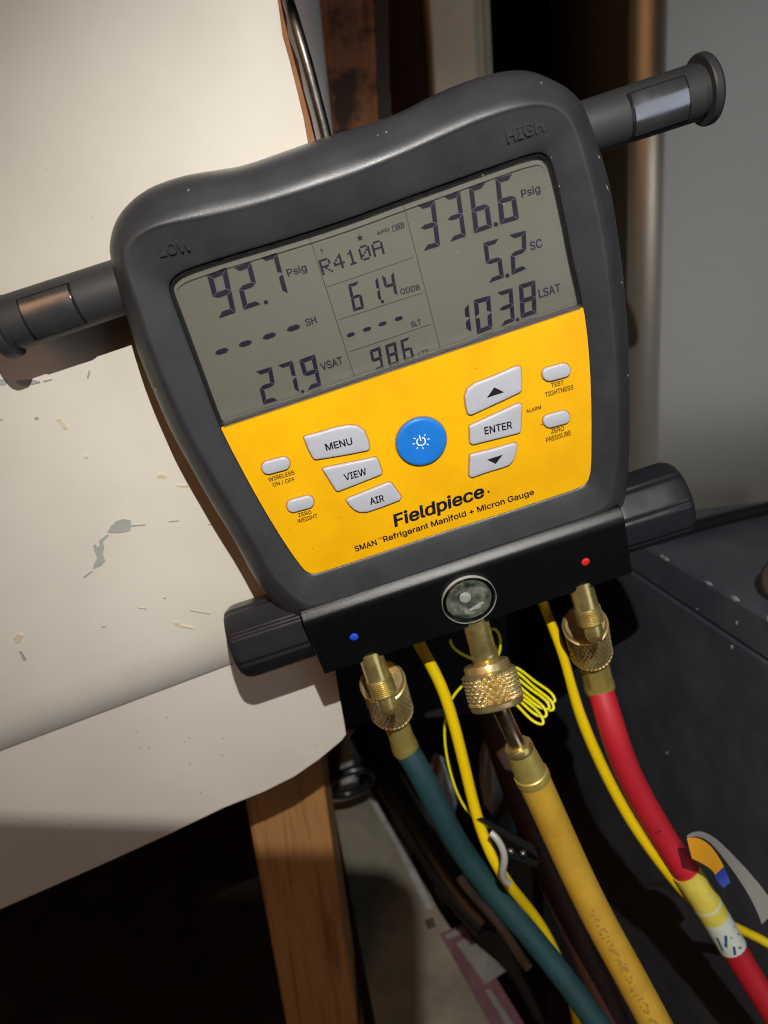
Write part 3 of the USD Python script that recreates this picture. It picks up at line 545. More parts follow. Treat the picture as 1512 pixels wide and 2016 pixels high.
for k, ch in enumerate('R410A'):
    for j, row in enumerate(FONT[ch].split()):
        for i, b in enumerate(row):
            if b == '1':
                def bi(x, y): return (wq[0] * (1 - x) + wq[1] * x) * (1 - y) + (wq[3] * (1 - x) + wq[2] * x) * y
                X, Yy = (k * 6.1 + i) / 29.4, j / 7; dx, dy = .96 / 29.4, .94 / 7
                ms.append(slab(Polygon([bi(X, Yy), bi(X + dx, Yy), bi(X + dx, Yy + dy), bi(X, Yy + dy)]), WD + .00003, WD + .0001))
obj('lettering', ms, 'segment', display, smooth=False)
sc_ = np.array(p3([(1088, 388)])[0]); stp = []
for k in range(10):
    a = -math.pi / 2 + k * math.pi / 5 - .2; r = 7.6 if k % 2 == 0 else 3.2; stp.append(L(*(sc_ + r * np.array([math.cos(a), math.sin(a)])), WD))
obj('star_symbol', slab(Polygon(stp), WD + .00003, WD + .0001), 'segment', display, smooth=False)
bq = p3([(1262, 322), (1326, 298), (1334, 330), (1270, 354)])
def quadf(q, x, y): q = np.array(q); return (q[0] * (1 - x) + q[1] * x) * (1 - y) + (q[3] * (1 - x) + q[2] * x) * y
bs = [[(0, 0), (1, 0), (1, .12), (0, .12)], [(0, .88), (1, .88), (1, 1), (0, 1)], [(0, .12), (.06, .12), (.06, .88), (0, .88)], [(.94, .12), (1, .12), (1, .88), (.94, .88)]] + [[(x, .22), (x + .12, .22), (x + .12, .78), (x, .78)] for x in (.3, .52, .74)]
obj('battery_symbol', [slab(Polygon([L(*quadf(bq, *p), WD) for p in s_]), WD + .00003, WD + .0001) for s_ in bs], 'segment', display, smooth=False)

# yellow plate and buttons
WY = -.0018
pl_poly = opening.intersection(below).buffer(-.00012)
plate = obj('faceplate', slab(pl_poly, WY - .003, WY), 'yellow', G, smooth=False)
p5 = lambda pts: [(420 + x / 3.436, 740 + y / 3.436) for x, y in pts]
p6 = lambda pts: [(720 + x / 2.8, 680 + y / 2.8) for x, y in pts]
WB = WY + .0013
def button(name, pts, rad, label=None, matn='button'):
    poly = Polygon([L(*p, WY) for p in pts]).buffer(-rad).buffer(rad, quad_segs=8)
    obj('button_rim', slab(poly.buffer(.00035), WY + .00003, WY + .00009), 'rim', G, smooth=False)
    return obj(name, pill_loft(poly, WY - .0003, WB, .0007), matn, G, smooth=50, label=label)
mat('rim', (.42, .17, .01), .6)
def pill_pts(cx, cy, l, t, ang):
    c = np.array([cx, cy]); a = math.radians(ang); d = np.array([math.cos(a), math.sin(a)]); n_ = np.array([.27, .963]) ; n_ = n_ * 1.0
    return [tuple(c + d * (sx * (l - t) / 2) + (d * math.cos(th) + n_ * math.sin(th)) * t / 2) for sx, ths in ((1, np.linspace(-np.pi / 2, np.pi / 2, 12)), (-1, np.linspace(np.pi / 2, 1.5 * np.pi, 12))) for th in ths]
def blab(b, s_, cx, cy, wd, cap, f, sc, ang=-15): obj('lettering', centred(s_, *f([(cx, cy)])[0], wd / sc, cap / sc, WB + .00012, ang=ang, depth=.00008), 'ink', b, smooth=False)
b = button('menu_button', p5([(608, 408), (700, 384), (830, 345), (915, 330), (975, 335), (1020, 368), (1045, 425), (1057, 485), (1045, 500), (860, 535), (690, 562), (672, 552), (640, 490)]), .0006); blab(b, 'MENU', 848, 462, 185, 46, p5, 3.436, -14)
b = button('view_button', p5([(733, 622), (1095, 546), (1110, 556), (1142, 645), (1136, 662), (845, 776), (828, 772)]), .0006); blab(b, 'VIEW', 960, 666, 155, 44, p5, 3.436, -16)
b = button('air_button', p5([(893, 832), (1180, 716), (1205, 722), (1270, 812), (1262, 835), (1130, 885), (1040, 915), (985, 916), (950, 900), (920, 872)]), .0006); blab(b, 'AIR', 1105, 838, 98, 44, p5, 3.436, -15)
b = button('up_button', p6([(556, 240), (600, 206), (700, 168), (828, 112), (852, 115), (858, 175), (857, 244), (845, 257), (700, 325), (578, 381), (560, 376), (548, 330), (543, 280)]), .0006)
obj('arrow_symbol', slab(Polygon([L(*p, WB) for p in p6([(708, 230), (762, 257), (668, 288)])]), WB + .00012, WB + .0002), 'ink', b, smooth=False)
b = button('enter_button', p6([(568, 441), (838, 317), (859, 322), (856, 400), (853, 466), (842, 480), (586, 544), (572, 536)]), .0006); blab(b, 'ENTER', 727, 455, 155, 38, p6, 2.8, -13)
b = button('down_button', p6([(571, 600), (690, 570), (815, 534), (833, 540), (828, 585), (812, 630), (790, 655), (750, 670), (660, 697), (582, 725), (567, 716)]), .0006)
obj('arrow_symbol', slab(Polygon([L(*p, WB) for p in p6([(668, 629), (754, 602), (716, 652)])]), WB + .00012, WB + .0002), 'ink', b, smooth=False)
for nm, f, sc, cx, cy, l, t in (('wireless_button', p5, 3.436, 422, 603, 196, 88), ('zero_weight_button', p5, 3.436, 588, 862, 188, 84), ('test_button', p6, 2.8, 1048, 146, 160, 76), ('zero_pressure_button', p6, 2.8, 1049, 404, 152, 72)):
    c = f([(cx, cy)])[0]; button(nm, pill_pts(*c, l / sc, t / sc, -15), .0004)
pc_ = L(829, 868, WY); pr_ = np.linalg.norm(L(878, 853, WY) - pc_) * .985
circ = Polygon([pc_ + pr_ * np.array([math.cos(a), math.sin(a)]) for a in np.linspace(0, 2 * np.pi, 97)[:-1]])
obj('button_rim', slab(circ.buffer(.0004), WY + .00003, WY + .00009), 'rim', G, smooth=False)
pw = obj('power_button', pill_loft(circ, WY - .0003, WB + .0004, .0009, 160), 'power', G, smooth=50, label='round blue power button with white symbol')
WQ = WB + .0005
def arc(c, r0, r1, a0, a1, n=24):
    t = np.linspace(a0, a1, n); e = np.array
    return Polygon([c + r1 * e([math.cos(x), math.sin(x)]) for x in t] + [c + r0 * e([math.cos(x), math.sin(x)]) for x in t[::-1]])
k = pr_ / 50; pc2 = L(829, 869, WQ)
sym = [slab(arc(pc2, 7.2 * k, 9.6 * k, math.radians(118), math.radians(118 + 304)), WQ, WQ + .0001)]
bar = lambda c, a, r0, r1, w_: Polygon([c + r0 * np.array([math.cos(a), math.sin(a)]) + s_ * w_ * np.array([-math.sin(a), math.cos(a)]) for s_ in (-1, 1)] + [c + r1 * np.array([math.cos(a), math.sin(a)]) + s_ * w_ * np.array([-math.sin(a), math.cos(a)]) for s_ in (1, -1)])
sym.append(slab(bar(pc2, math.pi / 2, 1.5 * k, 14 * k, 1.2 * k), WQ, WQ + .0001))
for i in range(8):
    if i != 2: sym.append(slab(bar(pc2, i * math.pi / 4, 12.5 * k, 17.2 * k, .8 * k), WQ, WQ + .0001))
obj('power_symbol', sym, 'white_ink', pw, smooth=False)
def ptext(s_, cx, cy, wd, cap, f, sc, ang, bold=True, m='ink'): obj('lettering', centred(s_, *f([(cx, cy)])[0], wd / sc, cap / sc, WY + .00003, ang=ang, bold=bold, depth=.00008), m, plate, smooth=False)
mat('ink_small', (.10, .06, .008), .5)
ptext('WIRELESS', 461, 677, 182, 27, p5, 3.436, -17, m='ink_small'); ptext('ON / OFF', 476, 718, 155, 26, p5, 3.436, -15, m='ink_small'); ptext('ZERO', 618, 931, 94, 25, p5, 3.436, -14, m='ink_small'); ptext('WEIGHT', 637, 964, 140, 26, p5, 3.436, -16, m='ink_small')
ptext('TEST', 1054, 212, 70, 24, p6, 2.8, -14, m='ink_small'); ptext('TIGHTNESS', 1064, 251, 162, 24, p6, 2.8, -16, m='ink_small'); ptext('ALARM', 924, 352, 86, 19, p6, 2.8, -17, m='ink_small'); ptext('ZERO', 1055, 465, 74, 24, p6, 2.8, -14, m='ink_small'); ptext('PRESSURE', 1061, 502, 142, 25, p6, 2.8, -17, m='ink_small')
P6 = lambda x, y: p6([(x, y)])[0]
for dx in (0, .6, 1.2): obj('lettering', text('Fieldpiece', (P6(160, 1000)[0] + dx, P6(160, 1000)[1]), (P6(652, 832)[0] + dx, P6(652, 832)[1]), 23, WY + .00003 + dx * 1e-5, bold=True, shear=.16, depth=.00008), 'ink', plate, smooth=False)
obj('lettering', text('SMAN', (700, 1086), (743, 1072), 10.5, WY + .00003, bold=True, depth=.00008), 'ink', plate, smooth=False)
obj('lettering', text('TM', (744, 1063), (752, 1060.5), 3.4, WY + .00003, bold=False, depth=.00008), 'ink', plate, smooth=False)
obj('lettering', text('Refrigerant Manifold + Micron Gauge', (756, 1067), (1052, 973), 10.5, WY + .00003, bold=True, depth=.00008), 'ink', plate, smooth=False)
obj('print_dot', slab(Polygon([L(962 + 2.2 * math.cos(a), 968 + 2.2 * math.sin(a), WY) for a in np.linspace(0, 6.28, 9)[:-1]]), WY + .00003, WY + .0001), 'ink', plate, smooth=False)

# manifold block
WF = .0055
bt0, bt1, bb0, bb1 = L(588, 1207, WF - .004), L(1222, 1000, WF - .004), L(640, 1326, WF), L(1244, 1131, WF)
u0, u1 = min(bt0[0], bb0[0]) * .5 + max(bt0[0], bb0[0]) * .5, (bt1[0] + bb1[0]) / 2
v1, v0 = (bt0[1] + bt1[1]) / 2, (bb0[1] + bb1[1]) / 2
def block_mesh():
    e = .0006; top = v1 + .0012                                 # broad soft chamfer above, small edge break elsewhere
    pr = [(top, -.034), (top, WF - .0050), (top - .0002, WF - .0042), (top - .0006, WF - .0035), (top - .0018, WF - .0022), (top - .0032, WF - .0010), (top - .0042, WF - .0004), (top - .0054, WF - .0001), (top - .0066, WF), (v0 + e, WF), (v0 + e * .3, WF - e * .3), (v0, WF - e), (v0, -.034)]
    mk = lambda u, i: [(u, np.clip(v, v0 + i, v1 + .0012 - i), w - (i if w > -.03 else 0)) for v, w in pr]
    return rings([mk(u0, .0005), mk(u0 + .0005, 0), mk(u1 - .0005, 0), mk(u1, .0005)])
block = obj('manifold_block', block_mesh(), 'block', G, smooth=32)
for c, m in (((697, 1254), 'blue_dot'), ((1153, 1106), 'red_dot')):
    p = L3(*c, WF); obj('marker_dot', lathe([(-.001, .0018), (.0001, .0018), (.0004, .0013), (.0005, .0005)], p, (0, 0, 1), 28), m, G, label='blue marker dot' if m == 'blue_dot' else 'red marker dot')
sg = L3(922, 1178, WF); R = np.linalg.norm(L(972, 1162, WF) - sg[:2]) * 1.03
glass = obj('sight_glass', lathe([(.0001, R * .97), (.0006, R), (.0014, R), (.0020, R * .96), (.0021, R * .6), (.0030, R * .50), (.0036, R * .30), (.0038, R * .1)], sg, (0, 0, 1), 72), 'sight_glass', G, smooth=30)
obj('sight_bowl', lathe([(.0002, R * .84), (.0009, R * .80), (.0010, R * .58), (.0004, R * .40), (.0003, R * .05)], sg, (0, 0, 1), 48, caps=(False, True), mod=lambda th, s: .0006 * np.sin(3 * th + 1) * (s > .0008)), 'bowl', glass, smooth=40)
obj('retaining_ring', lathe([(.0001, R * 1.0), (.0017, R * 1.012), (.0019, R * 1.006), (.0019, R * 1.0)], sg, (0, 0, 1), 72, caps=(False, False)), 'ring_edge', glass, smooth=40)

_g = sg + np.array([R * .16, -R * .34, .0008])
obj('flow_indicator', lathe([(0, R * .20), (.0006, R * .19), (.0010, R * .13), (.0011, R * .02)], sg + np.array([-R * .10, R * .16, .0003]), (0, 0, 1), 32), 'bead', glass, smooth=40)
for dx, dy, rr_ in ((.18, -.34, .13), (.34, -.26, .09), (-.02, -.36, .07), (-.14, .24, .05)):
    _b = trimesh.creation.icosphere(subdivisions=3, radius=R * rr_); _b.apply_scale([1.3, .7, .5]); _b.apply_translation(sg + np.array([R * dx, R * dy, .0012])); obj('glint_bead', _b, 'bead', glass, smooth=True)  # bright blobs modelled in as glints of light inside the glass
# valve knobs
def lobes(th, s): return -.0011 * (np.exp(-((np.mod(th * 8 / (2 * np.pi), 1) - .5) / .075) ** 2))
def knob(px_axis, wA, u_in, u_out, Rk, label, turn):
    c = L(*px_axis, wA); L_ = abs(u_out - u_in); d = 1 if u_out > u_in else -1
    pos = ray(*px_axis) * ((O_C.dot(EW) + wA) / ray(*px_axis).dot(EW)); h = DEV @ (N3(-pos) + N3(LAMP - pos)); h[0] = 0; h = N3(h)
    ca, sa = math.cos(turn), math.sin(turn); h = np.array([0, h[1] * ca - h[2] * sa, h[1] * sa + h[2] * ca])
    prof = [(0, Rk * .93), (L_ * .02, Rk * .975), (L_ * .12, Rk * .985), (L_ * .7, Rk), (L_ * .88, Rk), (L_ * .95, Rk * .965), (L_ * .99, Rk * .90), (L_, Rk * .80), (L_ * 1.002, Rk * .5)]
    def md(th, s):
        m = np.mod(th + np.pi / 8, np.pi / 4) - np.pi / 8; flat = Rk * (.955 / np.cos(m) - 1) * .85
        return (flat + lobes(th, s)) * (1 if s < L_ * .985 else .3)
    return obj('valve_knob', lathe(prof, (u_in, c[1], wA), (d, 0, 0), 240, md, hint=h), 'black_plastic', G, smooth=28, label=label)
wK = -.014
kl = L(537, 1242, wK); Rl = np.linalg.norm(L(520, 1178, wK) - L(554, 1304, wK)) / 2 * .93
knob((537, 1242), wK, u0, L(462, 1262, wK)[0], Rl, 'ribbed black valve knob on the low side', .36)
Rr_ = np.linalg.norm(L(1290, 922, wK) - L(1322, 1054, wK)) / 2 * .93
knob((1306, 988), wK, u1, L(1336, 978, wK)[0], Rr_, 'ribbed black valve knob on the high side', -.06)

# side posts
def post(c_in, c_out, top_bot, flange_tb, fl_len, inset, wA, lab):
    a, b_ = L3(*c_in, wA), L3(*c_out, wA); b_[1] = a[1] * .5 + b_[1] * .5; a[1] = b_[1]
    R = np.linalg.norm(L(*top_bot[0], wA) - L(*top_bot[1], wA)) / 2 * .93; Rf = np.linalg.norm(L(*flange_tb[0], wA) - L(*flange_tb[1], wA)) / 2 * .95
    ax = b_ - a; Ln = np.linalg.norm(ax); 
    prof = [(0, R * .97), (Ln - fl_len - .0022, R * 1.0), (Ln - fl_len - .0020, R * .93), (Ln - fl_len, R * .93), (Ln - fl_len, Rf * .97), (Ln - fl_len + .0006, Rf), (Ln - .0008, Rf), (Ln, Rf * .96), (Ln + .0005, Rf * .9), (Ln + .0006, R * .8), (Ln - .004, R * .78)]
    p = obj('clamp_post', lathe(prof, a, ax, 72), 'post_plastic', G, smooth=30, label=lab)
    # glossy inset on the side that faces out
    vdir = view_local(*((np.array(c_in) + c_out) / 2)); axn = N3(ax); f = N3(vdir - vdir.dot(axn) * axn); g = np.cross(axn, f)
    if g[1] < 0: g = -g
    def patch(s0, s1, a0, a1, r, t):
        rs = []
        for s_ in np.linspace(s0, s1, 6):
            th = np.radians(np.linspace(a0, a1, 18)); o = [a + axn * s_ + r * (f * math.cos(x) + g * math.sin(x)) for x in th]; i = [a + axn * s_ + (r - t) * (f * math.cos(x) + g * math.sin(x)) for x in th[::-1]]
            rs.append(o + i)
        return rings(rs)
    s0, s1 = sorted(abs(L3(*q, wA)[0] - a[0]) for q in inset[:2]); 
    obj('inset_rim', patch(s0 - .0008, s1 + .0008, inset[3] - 5, inset[2] + 5, R * 1.0 + .0004, .0015), 'frame_black', p, smooth=30)
    obj('inset_plate', patch(s0, s1, inset[3], inset[2], R * 1.0 + .0009, .0015), 'chrome', p, smooth=30)
    return p
post((1120, 266), (1394, 172), ((1145, 196), (1185, 306)), ((1378, 106), (1400, 254)), .0032, ((1228, 236), (1330, 205), 36, -46), -.019, 'black round post with flange and glossy inset on the high side')
post((290, 548), (-6, 645), ((150, 529), (185, 645)), ((-20, 575), (25, 712)), .0042, ((158, 590), (66, 620), 36, -46), -.019, 'black round post with flange and glossy inset on the low side')
# brass ports under the block
def L3v(px, py, w, v): q = L(px, py, w); return np.array([q[0], v, w])
DN = np.array([0, -1.0, 0])
K = np.linalg.norm(L(935, 1270, -.003) - L(985, 1254, -.003)) / np.hypot(50, 16)     # metres per pixel across
def thread(th, s): return 0
def stub(px, py, w, axis, ln, r, cap=True):
    p = L3v(px, py, w, v0 + .001); prof = [(0, r), (ln * .42, r)]
    if cap:
        for i in range(9): prof += [(ln * (.44 + i * .030), r * 1.10), (ln * (.455 + i * .030), r * .99)]
        prof += [(ln * .72, r * .80), (ln * .76, r * .78), (ln * .88, r * .78), (ln * .94, r * .70), (ln, r * .5), (ln * .985, r * .3)]
    else: prof += [(ln, r)]
    return lathe(prof, p, axis, 48)
AXS = N3([0.0, -1, .34])
obj('service_port', stub(737, 1308, .0012, AXS, .0300, 23.5 * K), 'brass', G, smooth=40)
obj('service_port', stub(1146, 1172, .0012, AXS, .0280, 23 * K), 'brass', G, smooth=40)
obj('hose_port', stub(762, 1300, -.019, DN, .016, 24 * K, False), 'brass', G, smooth=40)
obj('hose_port', stub(1128, 1178, -.019, DN, .016, 20 * K, False), 'brass', G, smooth=40)
_p0, _p1 = L3v(942, 1246, .0010, v0 + .001), L3(962, 1318, .0045); _l = np.linalg.norm(_p1 - _p0)
obj('hose_port', lathe([(0, 25 * K), (_l * .62, 25 * K), (_l * .64, 27 * K), (_l * .70, 27.5 * K), (_l * .72, 26 * K), (_l, 26 * K)], _p0, _p1 - _p0, 48), 'brass', G, smooth=40)
obj('hose_port', stub(912, 1262, -.022, DN, .018, 22 * K, False), 'brass_dull', G, smooth=40)
for c, w in (((737, 1308), .0005), ((1146, 1172), .0005), ((942, 1246), .0005)):
    p = L3v(*c, w, v0); obj('port_collar', lathe([(-.001, 27 * K), (.0012, 27 * K), (.0014, 25 * K)], p, DN, 40), 'frame_black', G)
# steel hook
hk = [L3(655, 330, -.026), L3(640, 262, -.026), L3(624, 200, -.027), L3(606, 132, -.028), L3(588, 70, -.030), L3(572, 18, -.034), L3(555, -30, -.046), L3(540, -60, -.07)]
obj('hook', tube(hk, 12.0 * np.linalg.norm(L(640, 200, -.026) - L(641, 200, -.026)), 20, 60), 'steel', G, smooth=True)

# ------------------------------------------------------------------ hoses
def knurl(n, pitch, h, s0, s1):
    def f(th, s):
        if s < s0 or s > s1: return np.zeros_like(th)
        a = th * n / 2; b_ = s * pitch
        t1, t2 = np.abs(np.mod((a + b_) / np.pi, 1) - .5) * 2, np.abs(np.mod((a - b_) / np.pi, 1) - .5) * 2
        return -h * (1 - np.minimum(t1, t2)) ** 1.5
    return f
def nut(p, axis, R, ln, bev=.07, n=32):
    s = np.linspace(ln * bev, ln * (1 - bev), 70)
    prof = [(0, R * .70), (0, R * .86), (ln * .03, R * .90), (ln * bev * .9, R * .92), (ln * bev, R * .99)] + [(x, R) for x in s] + [(ln * (1 - bev), R * .97), (ln * (1 - bev * .8), R * .95), (ln * .97, R * .90), (ln, R * .84), (ln, R * .3)]
    return lathe(prof, p, axis, n * 8, knurl(n, n / (2 * R), R * .10, ln * bev * 1.02, ln * (1 - bev) * .99))
def coupler_mesh(p, axis, R, ln, n):
    s0, s1 = .25, .84; prof = [(0, R * .4), (0, R * .74), (ln * .02, R * .80), (ln * .05, R * .82), (ln * .18, R * .83), (ln * .20, R * .92), (ln * .23, R * .97)]
    prof += [(ln * x, R) for x in np.linspace(s0, s1, 70)] + [(ln * .855, R * .97), (ln * .87, R * .965), (ln * .96, R * .95), (ln * .99, R * .91), (ln, R * .86), (ln, R * .25)]
    return lathe(prof, p, axis, n * 8, knurl(n, n / (2 * R), R * .10, ln * s0 * 1.01, ln * s1 * .995))
def ferrule(p, axis, R, ln, hexa=False):
    m = (lambda th, s: (R * (np.cos(np.pi / 6) / np.cos(np.mod(th, np.pi / 3) - np.pi / 6) - .96)) if ln * .12 < s < ln * .78 else 0 * th) if hexa else None
    return lathe([(0, R * .6), (0, R * .80), (ln * .06, R * .86), (ln * .12, R * .90), (ln * .13, R * .92), (ln * .77, R * .93), (ln * .80, R * 1.0), (ln * .95, R * 1.03), (ln, R * .96), (ln, R * .7)], p, axis, 60, m)
def hose(name, label, nut0, nut1, Rn, fer_end, Rf, pts, rad, m, hexa=False):
    top, end, fe = L3(*nut0), L3(*nut1), L3(*fer_end); axis = N3(end - top); ln = np.linalg.norm(end - top); t = thing(name, label, 'hose', d2w(top))
    obj('knurled_nut', world(nut(top, axis, Rn, ln)), 'brass_knurl', t, smooth=40)
    f0, f1 = d2w(end), d2w(fe); ax2 = N3(f1 - f0); lf = np.linalg.norm(f1 - f0)
    obj('ferrule', lathe_w(f0 - ax2 * .002, ax2, Rf, lf + .002, hexa), 'brass_dull', t, smooth=35)
    path = [f0 + ax2 * lf * .93] + pts
    obj('rubber_hose', tube(path, rad, 36, 120), m, t, smooth=True)
    return t, top, axis, f0, ax2, path
def lathe_w(p, ax, R, ln, hexa): return ferrule(p, ax, R, ln, hexa)
zb = lambda px, py, w: (L3(px, py, w) @ DEV + O_C)[2]
zt = zb(790, 1440, -.019)
tealpts = [at(848, 1562, zt + .022), at(912, 1678, zt + .036), at(1000, 1790, zt + .040), at(1100, 1912, zt + .036), at(1185, 2030, zt + .03), at(1240, 2110, zt + .03)]
hose('teal_hose', 'dark teal charging hose on the low side, leftmost of the hoses', (752, 1338, -.012), (772, 1400, -.026), 48 * K, (800, 1478, -.027), 30 * K, tealpts, 28.5 * K, 'hose_teal')
zr = zb(1170, 1320, -.019)
redpts = [at(1207, 1440, zr + .012), at(1232, 1510, zr + .016), at(1278, 1600, zr + .022), at(1330, 1685, zr + .024), at(1392, 1780, zr + .026), at(1452, 1880, zr + .03), at(1512, 1978, zr + .03), at(1570, 2070, zr + .03)]
RH = hose('red_hose', 'red charging hose on the high side with yellow tape wrap', (1151, 1226, -.012), (1164, 1285, -.026), 47 * K, (1181, 1357, -.027), 34 * K, redpts, 30 * K, 'hose_red', True)
# the yellow centre hose: big coupler, metal tube, ferrule
yt = thing('yellow_hose', 'thick yellow charging hose on the centre port with a large knurled coupler', 'hose', atL(958, 1290, .003))
pc0 = L3(957, 1307, .003); ycx = N3(L3(980, 1390, .014) - pc0)
obj('coupler', world(coupler_mesh(pc0 - ycx * .001, ycx, 55 * K, .0205, 24)), 'brass_knurl', yt, smooth=40)
zc0 = zb(990, 1400, .013)
tp = [atL(977, 1375, .011), atL(990, 1405, .0135), at(1004, 1436, zc0 + .004), at(1022, 1474, zc0 + .006), at(1028, 1488, zc0 + .007)]
obj('bent_tube', tube(tp, 16.5 * K, 24, 30), 'tube_metal', yt, smooth=True)
f0 = at(1020, 1468, zc0 + .006); fd = N3(at(1062, 1560, zc0 + .016) - f0)
obj('collar', lathe([(-.001, 15 * K), (-.001, 25 * K), (.0004, 29 * K), (.0022, 29.5 * K), (.0032, 28 * K)], f0, fd, 48), 'brass', yt, smooth=40)
obj('ferrule', lathe([(.002, 26 * K), (.003, 29 * K), (.0165, 33 * K), (.0170, 35.5 * K), (.0195, 36.5 * K), (.0208, 36 * K), (.0212, 33 * K)], f0, fd, 48, lambda th, s: -.0005 * np.exp(-((np.mod(th * 6 / 6.2832, 1) - .5) / .06) ** 2) * (.003 < s < .0165)), 'brass_dull', yt, smooth=35)
ypts = [f0 + fd * .018, at(1098, 1640, zc0 + .022), at(1130, 1710, zc0 + .026), at(1178, 1808, zc0 + .028), at(1228, 1900, zc0 + .028), at(1290, 2015, zc0 + .026), at(1340, 2110, zc0 + .026)]
ym = tube(ypts, 34 * K, 40, 140); obj('rubber_hose', ym, 'hose_yellow', yt, smooth=True)
# worn print along the yellow hose and the red hose (illegible): small rubbed ink marks wrapped on the surface
def wrapmarks(pts, rad, t0, t1, ang, cols, m, parent, rr, hgt=.5):
    p = spline(pts, 600); d, X, Y = frames(p); out = []
    Ls = np.r_[0, np.cumsum(np.linalg.norm(np.diff(p, axis=0), axis=1))]
    for k in range(cols):
        if rr.random() < .22: continue
        s0 = (t0 + (t1 - t0) * k / cols) * Ls[-1]
        for q in range(rr.integers(2, 4)):
            a0 = ang + rr.uniform(-hgt, hgt) * .5; da = rr.uniform(.06, .20); ds = rr.uniform(.0004, .0011); row = []
            for (s_, a) in ((s0, a0), (s0 + ds, a0), (s0 + ds, a0 + da), (s0, a0 + da)):
                i = min(np.searchsorted(Ls, s_), 599); c = p[i]; v = N3(CAM - c); v = N3(v - v.dot(d[i]) * d[i]); g = np.cross(d[i], v)
                row.append(c + (rad + .00012) * (v * math.cos(a) + g * math.sin(a)))
            row = np.array(row); cen_ = row.mean(0); out.append(rings([row, row + N3(CAM - cen_) * .00008]))
    obj('worn_print', out, m, parent, smooth=False)
mat('faded_ink', (.30, .18, .025), .7); mat('dark_red_ink', (.10, .004, .008), .7)
wrapmarks(ypts, 34 * K, .44, .84, .05, 60, 'faded_ink', yt, np.random.default_rng(3), .45)
wrapmarks(RH[5], 31 * K, .345, .375, -.05, 7, 'dark_red_ink', RH[0], np.random.default_rng(5), .5)
# tape wrap on the red hose
pr_w = spline(RH[5], 400); dd = [np.linalg.norm(pr_w - at(1352, 1716, zr + .024), axis=1).argmin(), np.linalg.norm(pr_w - at(1408, 1806, zr + .026), axis=1).argmin(), np.linalg.norm(pr_w - at(1444, 1866, zr + .028), axis=1).argmin()]
tw = thing('tape_wrap', 'yellow tape wrapped round the red hose ending in a white and blue print', 'tape', pr_w[dd[0]])
obj('yellow_tape', tube(pr_w[dd[0]:dd[1] + 1], 33.5 * K, 36, raw=True), 'tape_yellow', tw)
obj('printed_tape', tube(pr_w[dd[1]:dd[2] + 1], 33.2 * K, 36, raw=True), 'tape_white', tw)
obj('tape_edge', tube(pr_w[dd[1] - 14:dd[1] - 11], 33.9 * K, 36, raw=True), 'tape_white', tw)
def wrap_poly(seg, i0, i1, pts, rad, m, name, parent):
    out = []; c0 = []
    for (x, y) in pts:
        i = int(i0 + (i1 - i0) * x); c = pr_w[i]; d_ = N3(pr_w[min(i + 1, 399)] - pr_w[i - 1]); v = N3(CAM - c); v = N3(v - v.dot(d_) * d_); g = np.cross(d_, v); a = y
        c0.append(c + rad * (v * math.cos(a) + g * math.sin(a)))
    c0 = np.array(c0); return obj(name, rings([c0, c0 + N3(CAM - c0.mean(0)) * .0001]), m, parent, smooth=False)
for q in ([(.08, -1.1), (.2, -1.1), (.2, 1.0), (.08, 1.0)], [(.3, -.9), (.42, -.2), (.5, -.2), (.4, -1.0)], [(.3, .1), (.62, .5), (.7, .35), (.38, -.05)], [(.55, -.9), (.85, -.3), (.92, -.45), (.62, -1.05)], [(.35, .75), (.8, .9), (.82, .75), (.37, .6)], [(.7, .0), (.95, .25), (.95, .05), (.75, -.15)]):
    wrap_poly(0, dd[1], dd[2], q, 33.6 * K, 'tape_blue', 'print_mark', tw)
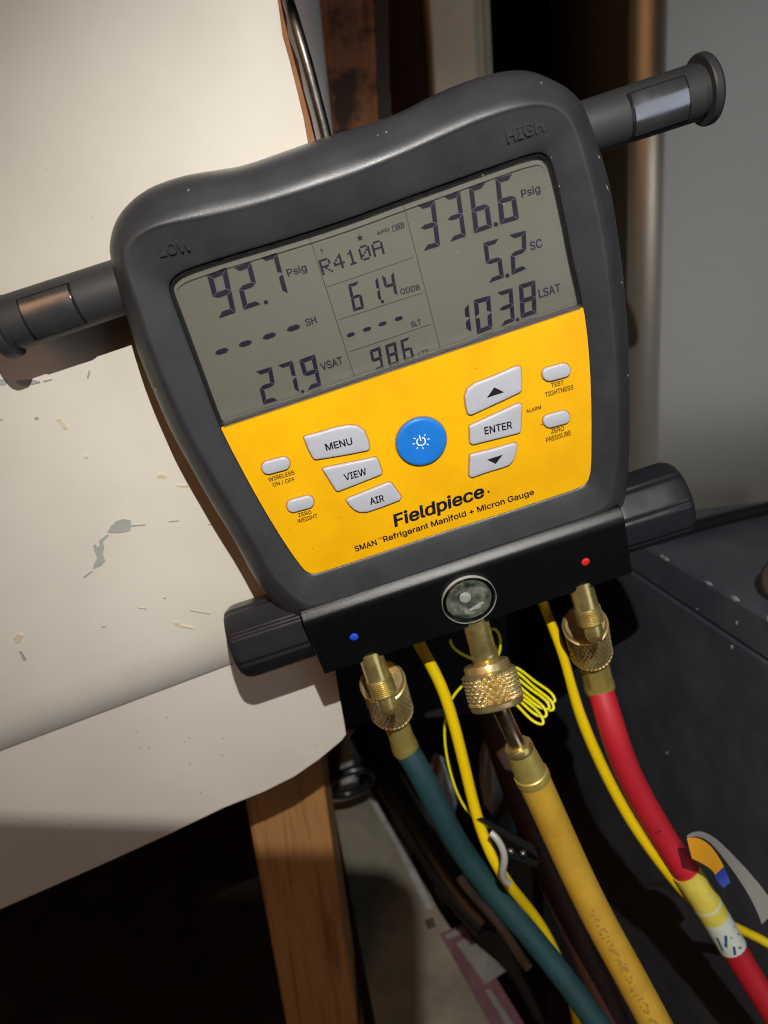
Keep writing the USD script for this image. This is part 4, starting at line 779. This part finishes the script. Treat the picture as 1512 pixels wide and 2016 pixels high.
# yellow probe cables and thin wire
zc = zb(830, 1275, -.03)
tag(obj('yellow_cable', tube([atL(812, 1235, -.03), atL(832, 1280, -.032), at(868, 1350, zc + .012), at(900, 1450, zc + .02), at(922, 1540, zc + .026), at(950, 1640, zc + .03), at(985, 1715, zc + .032), at(1035, 1782, zc + .05), at(1072, 1835, zc + .062), at(1108, 1912, zc + .075), at(1130, 1980, zc + .085), at(1140, 2040, zc + .09)], 13.0 * K, 18, 140), 'cable', smooth=True).GetPrim(), 'thick yellow cable curving from the block to behind the teal hose', 'cable')
zd = zb(1075, 1200, -.03)
tag(obj('yellow_cable', tube([atL(1062, 1165, -.03), atL(1076, 1205, -.032), at(1108, 1290, zd + .012), at(1135, 1385, zd + .022), at(1172, 1480, zd + .03), at(1232, 1598, zd + .036), at(1300, 1700, zd + .038), at(1372, 1782, zd + .046), at(1440, 1822, zd + .058), at(1520, 1862, zd + .062)], [10.5 * K] * 3 + [13 * K] * 3 + [11 * K] * 4, 18, 140), 'cable', smooth=True).GetPrim(), 'thick yellow cable hanging alongside the red hose', 'cable')
wr = thing('yellow_wire', 'thin yellow wire with a folded bundle behind the big brass coupler', 'wire', atL(980, 1260, -.03))
zw = zb(990, 1300, -.03)
bun = []
for i in range(5):
    e = np.array([1068 + i * 6 if i < 3 else 1088 + (i - 3) * 3, 1424 - i * 15 if i < 3 else 1396 - (i - 3) * 16.0]); s_ = np.array([985 + i * 5, 1345 - i * 7])
    dv = (e - s_) / np.linalg.norm(e - s_); nn = np.array([-dv[1], dv[0]]) * (8 + 1.5 * (i % 2))
    z_ = zw + .004 * i * .6 + .006
    bun += [at(*(s_ - nn * .6), z_), at(*((s_ + e) / 2 - nn * 1.1), z_ + .001), at(*(e - nn * .9 - dv * 8), z_), at(*(e + dv * 1), z_ - .001), at(*(e + nn * .9 - dv * 8), z_), at(*((s_ + e) / 2 + nn * 1.1), z_ + .002), at(*(s_ + nn * .6), z_ + .003), at(*(s_ - dv * 7), z_ + .004)]
obj('wire_bundle', tube(bun, 3.3 * K, 8, 420), 'wire', wr, smooth=True)
obj('wire_lead', tube([atL(965, 1240, -.028), at(985, 1262, zw + .006), at(975, 1300, zw + .014), at(930, 1335, zw + .022), at(892, 1372, zw + .024), at(876, 1425, zw + .026), at(880, 1490, zw + .03), at(900, 1560, zw + .032), at(925, 1602, zw + .034), at(945, 1616, zw + .036)], 3.2 * K, 8, 120), 'wire', wr, smooth=True)
obj('wire_lead', tube([atL(886, 1260, -.03), at(905, 1285, zw + .004), at(935, 1300, zw + .012), at(990, 1330, zw + .01)], 3.2 * K, 8, 50), 'wire', wr, smooth=True)
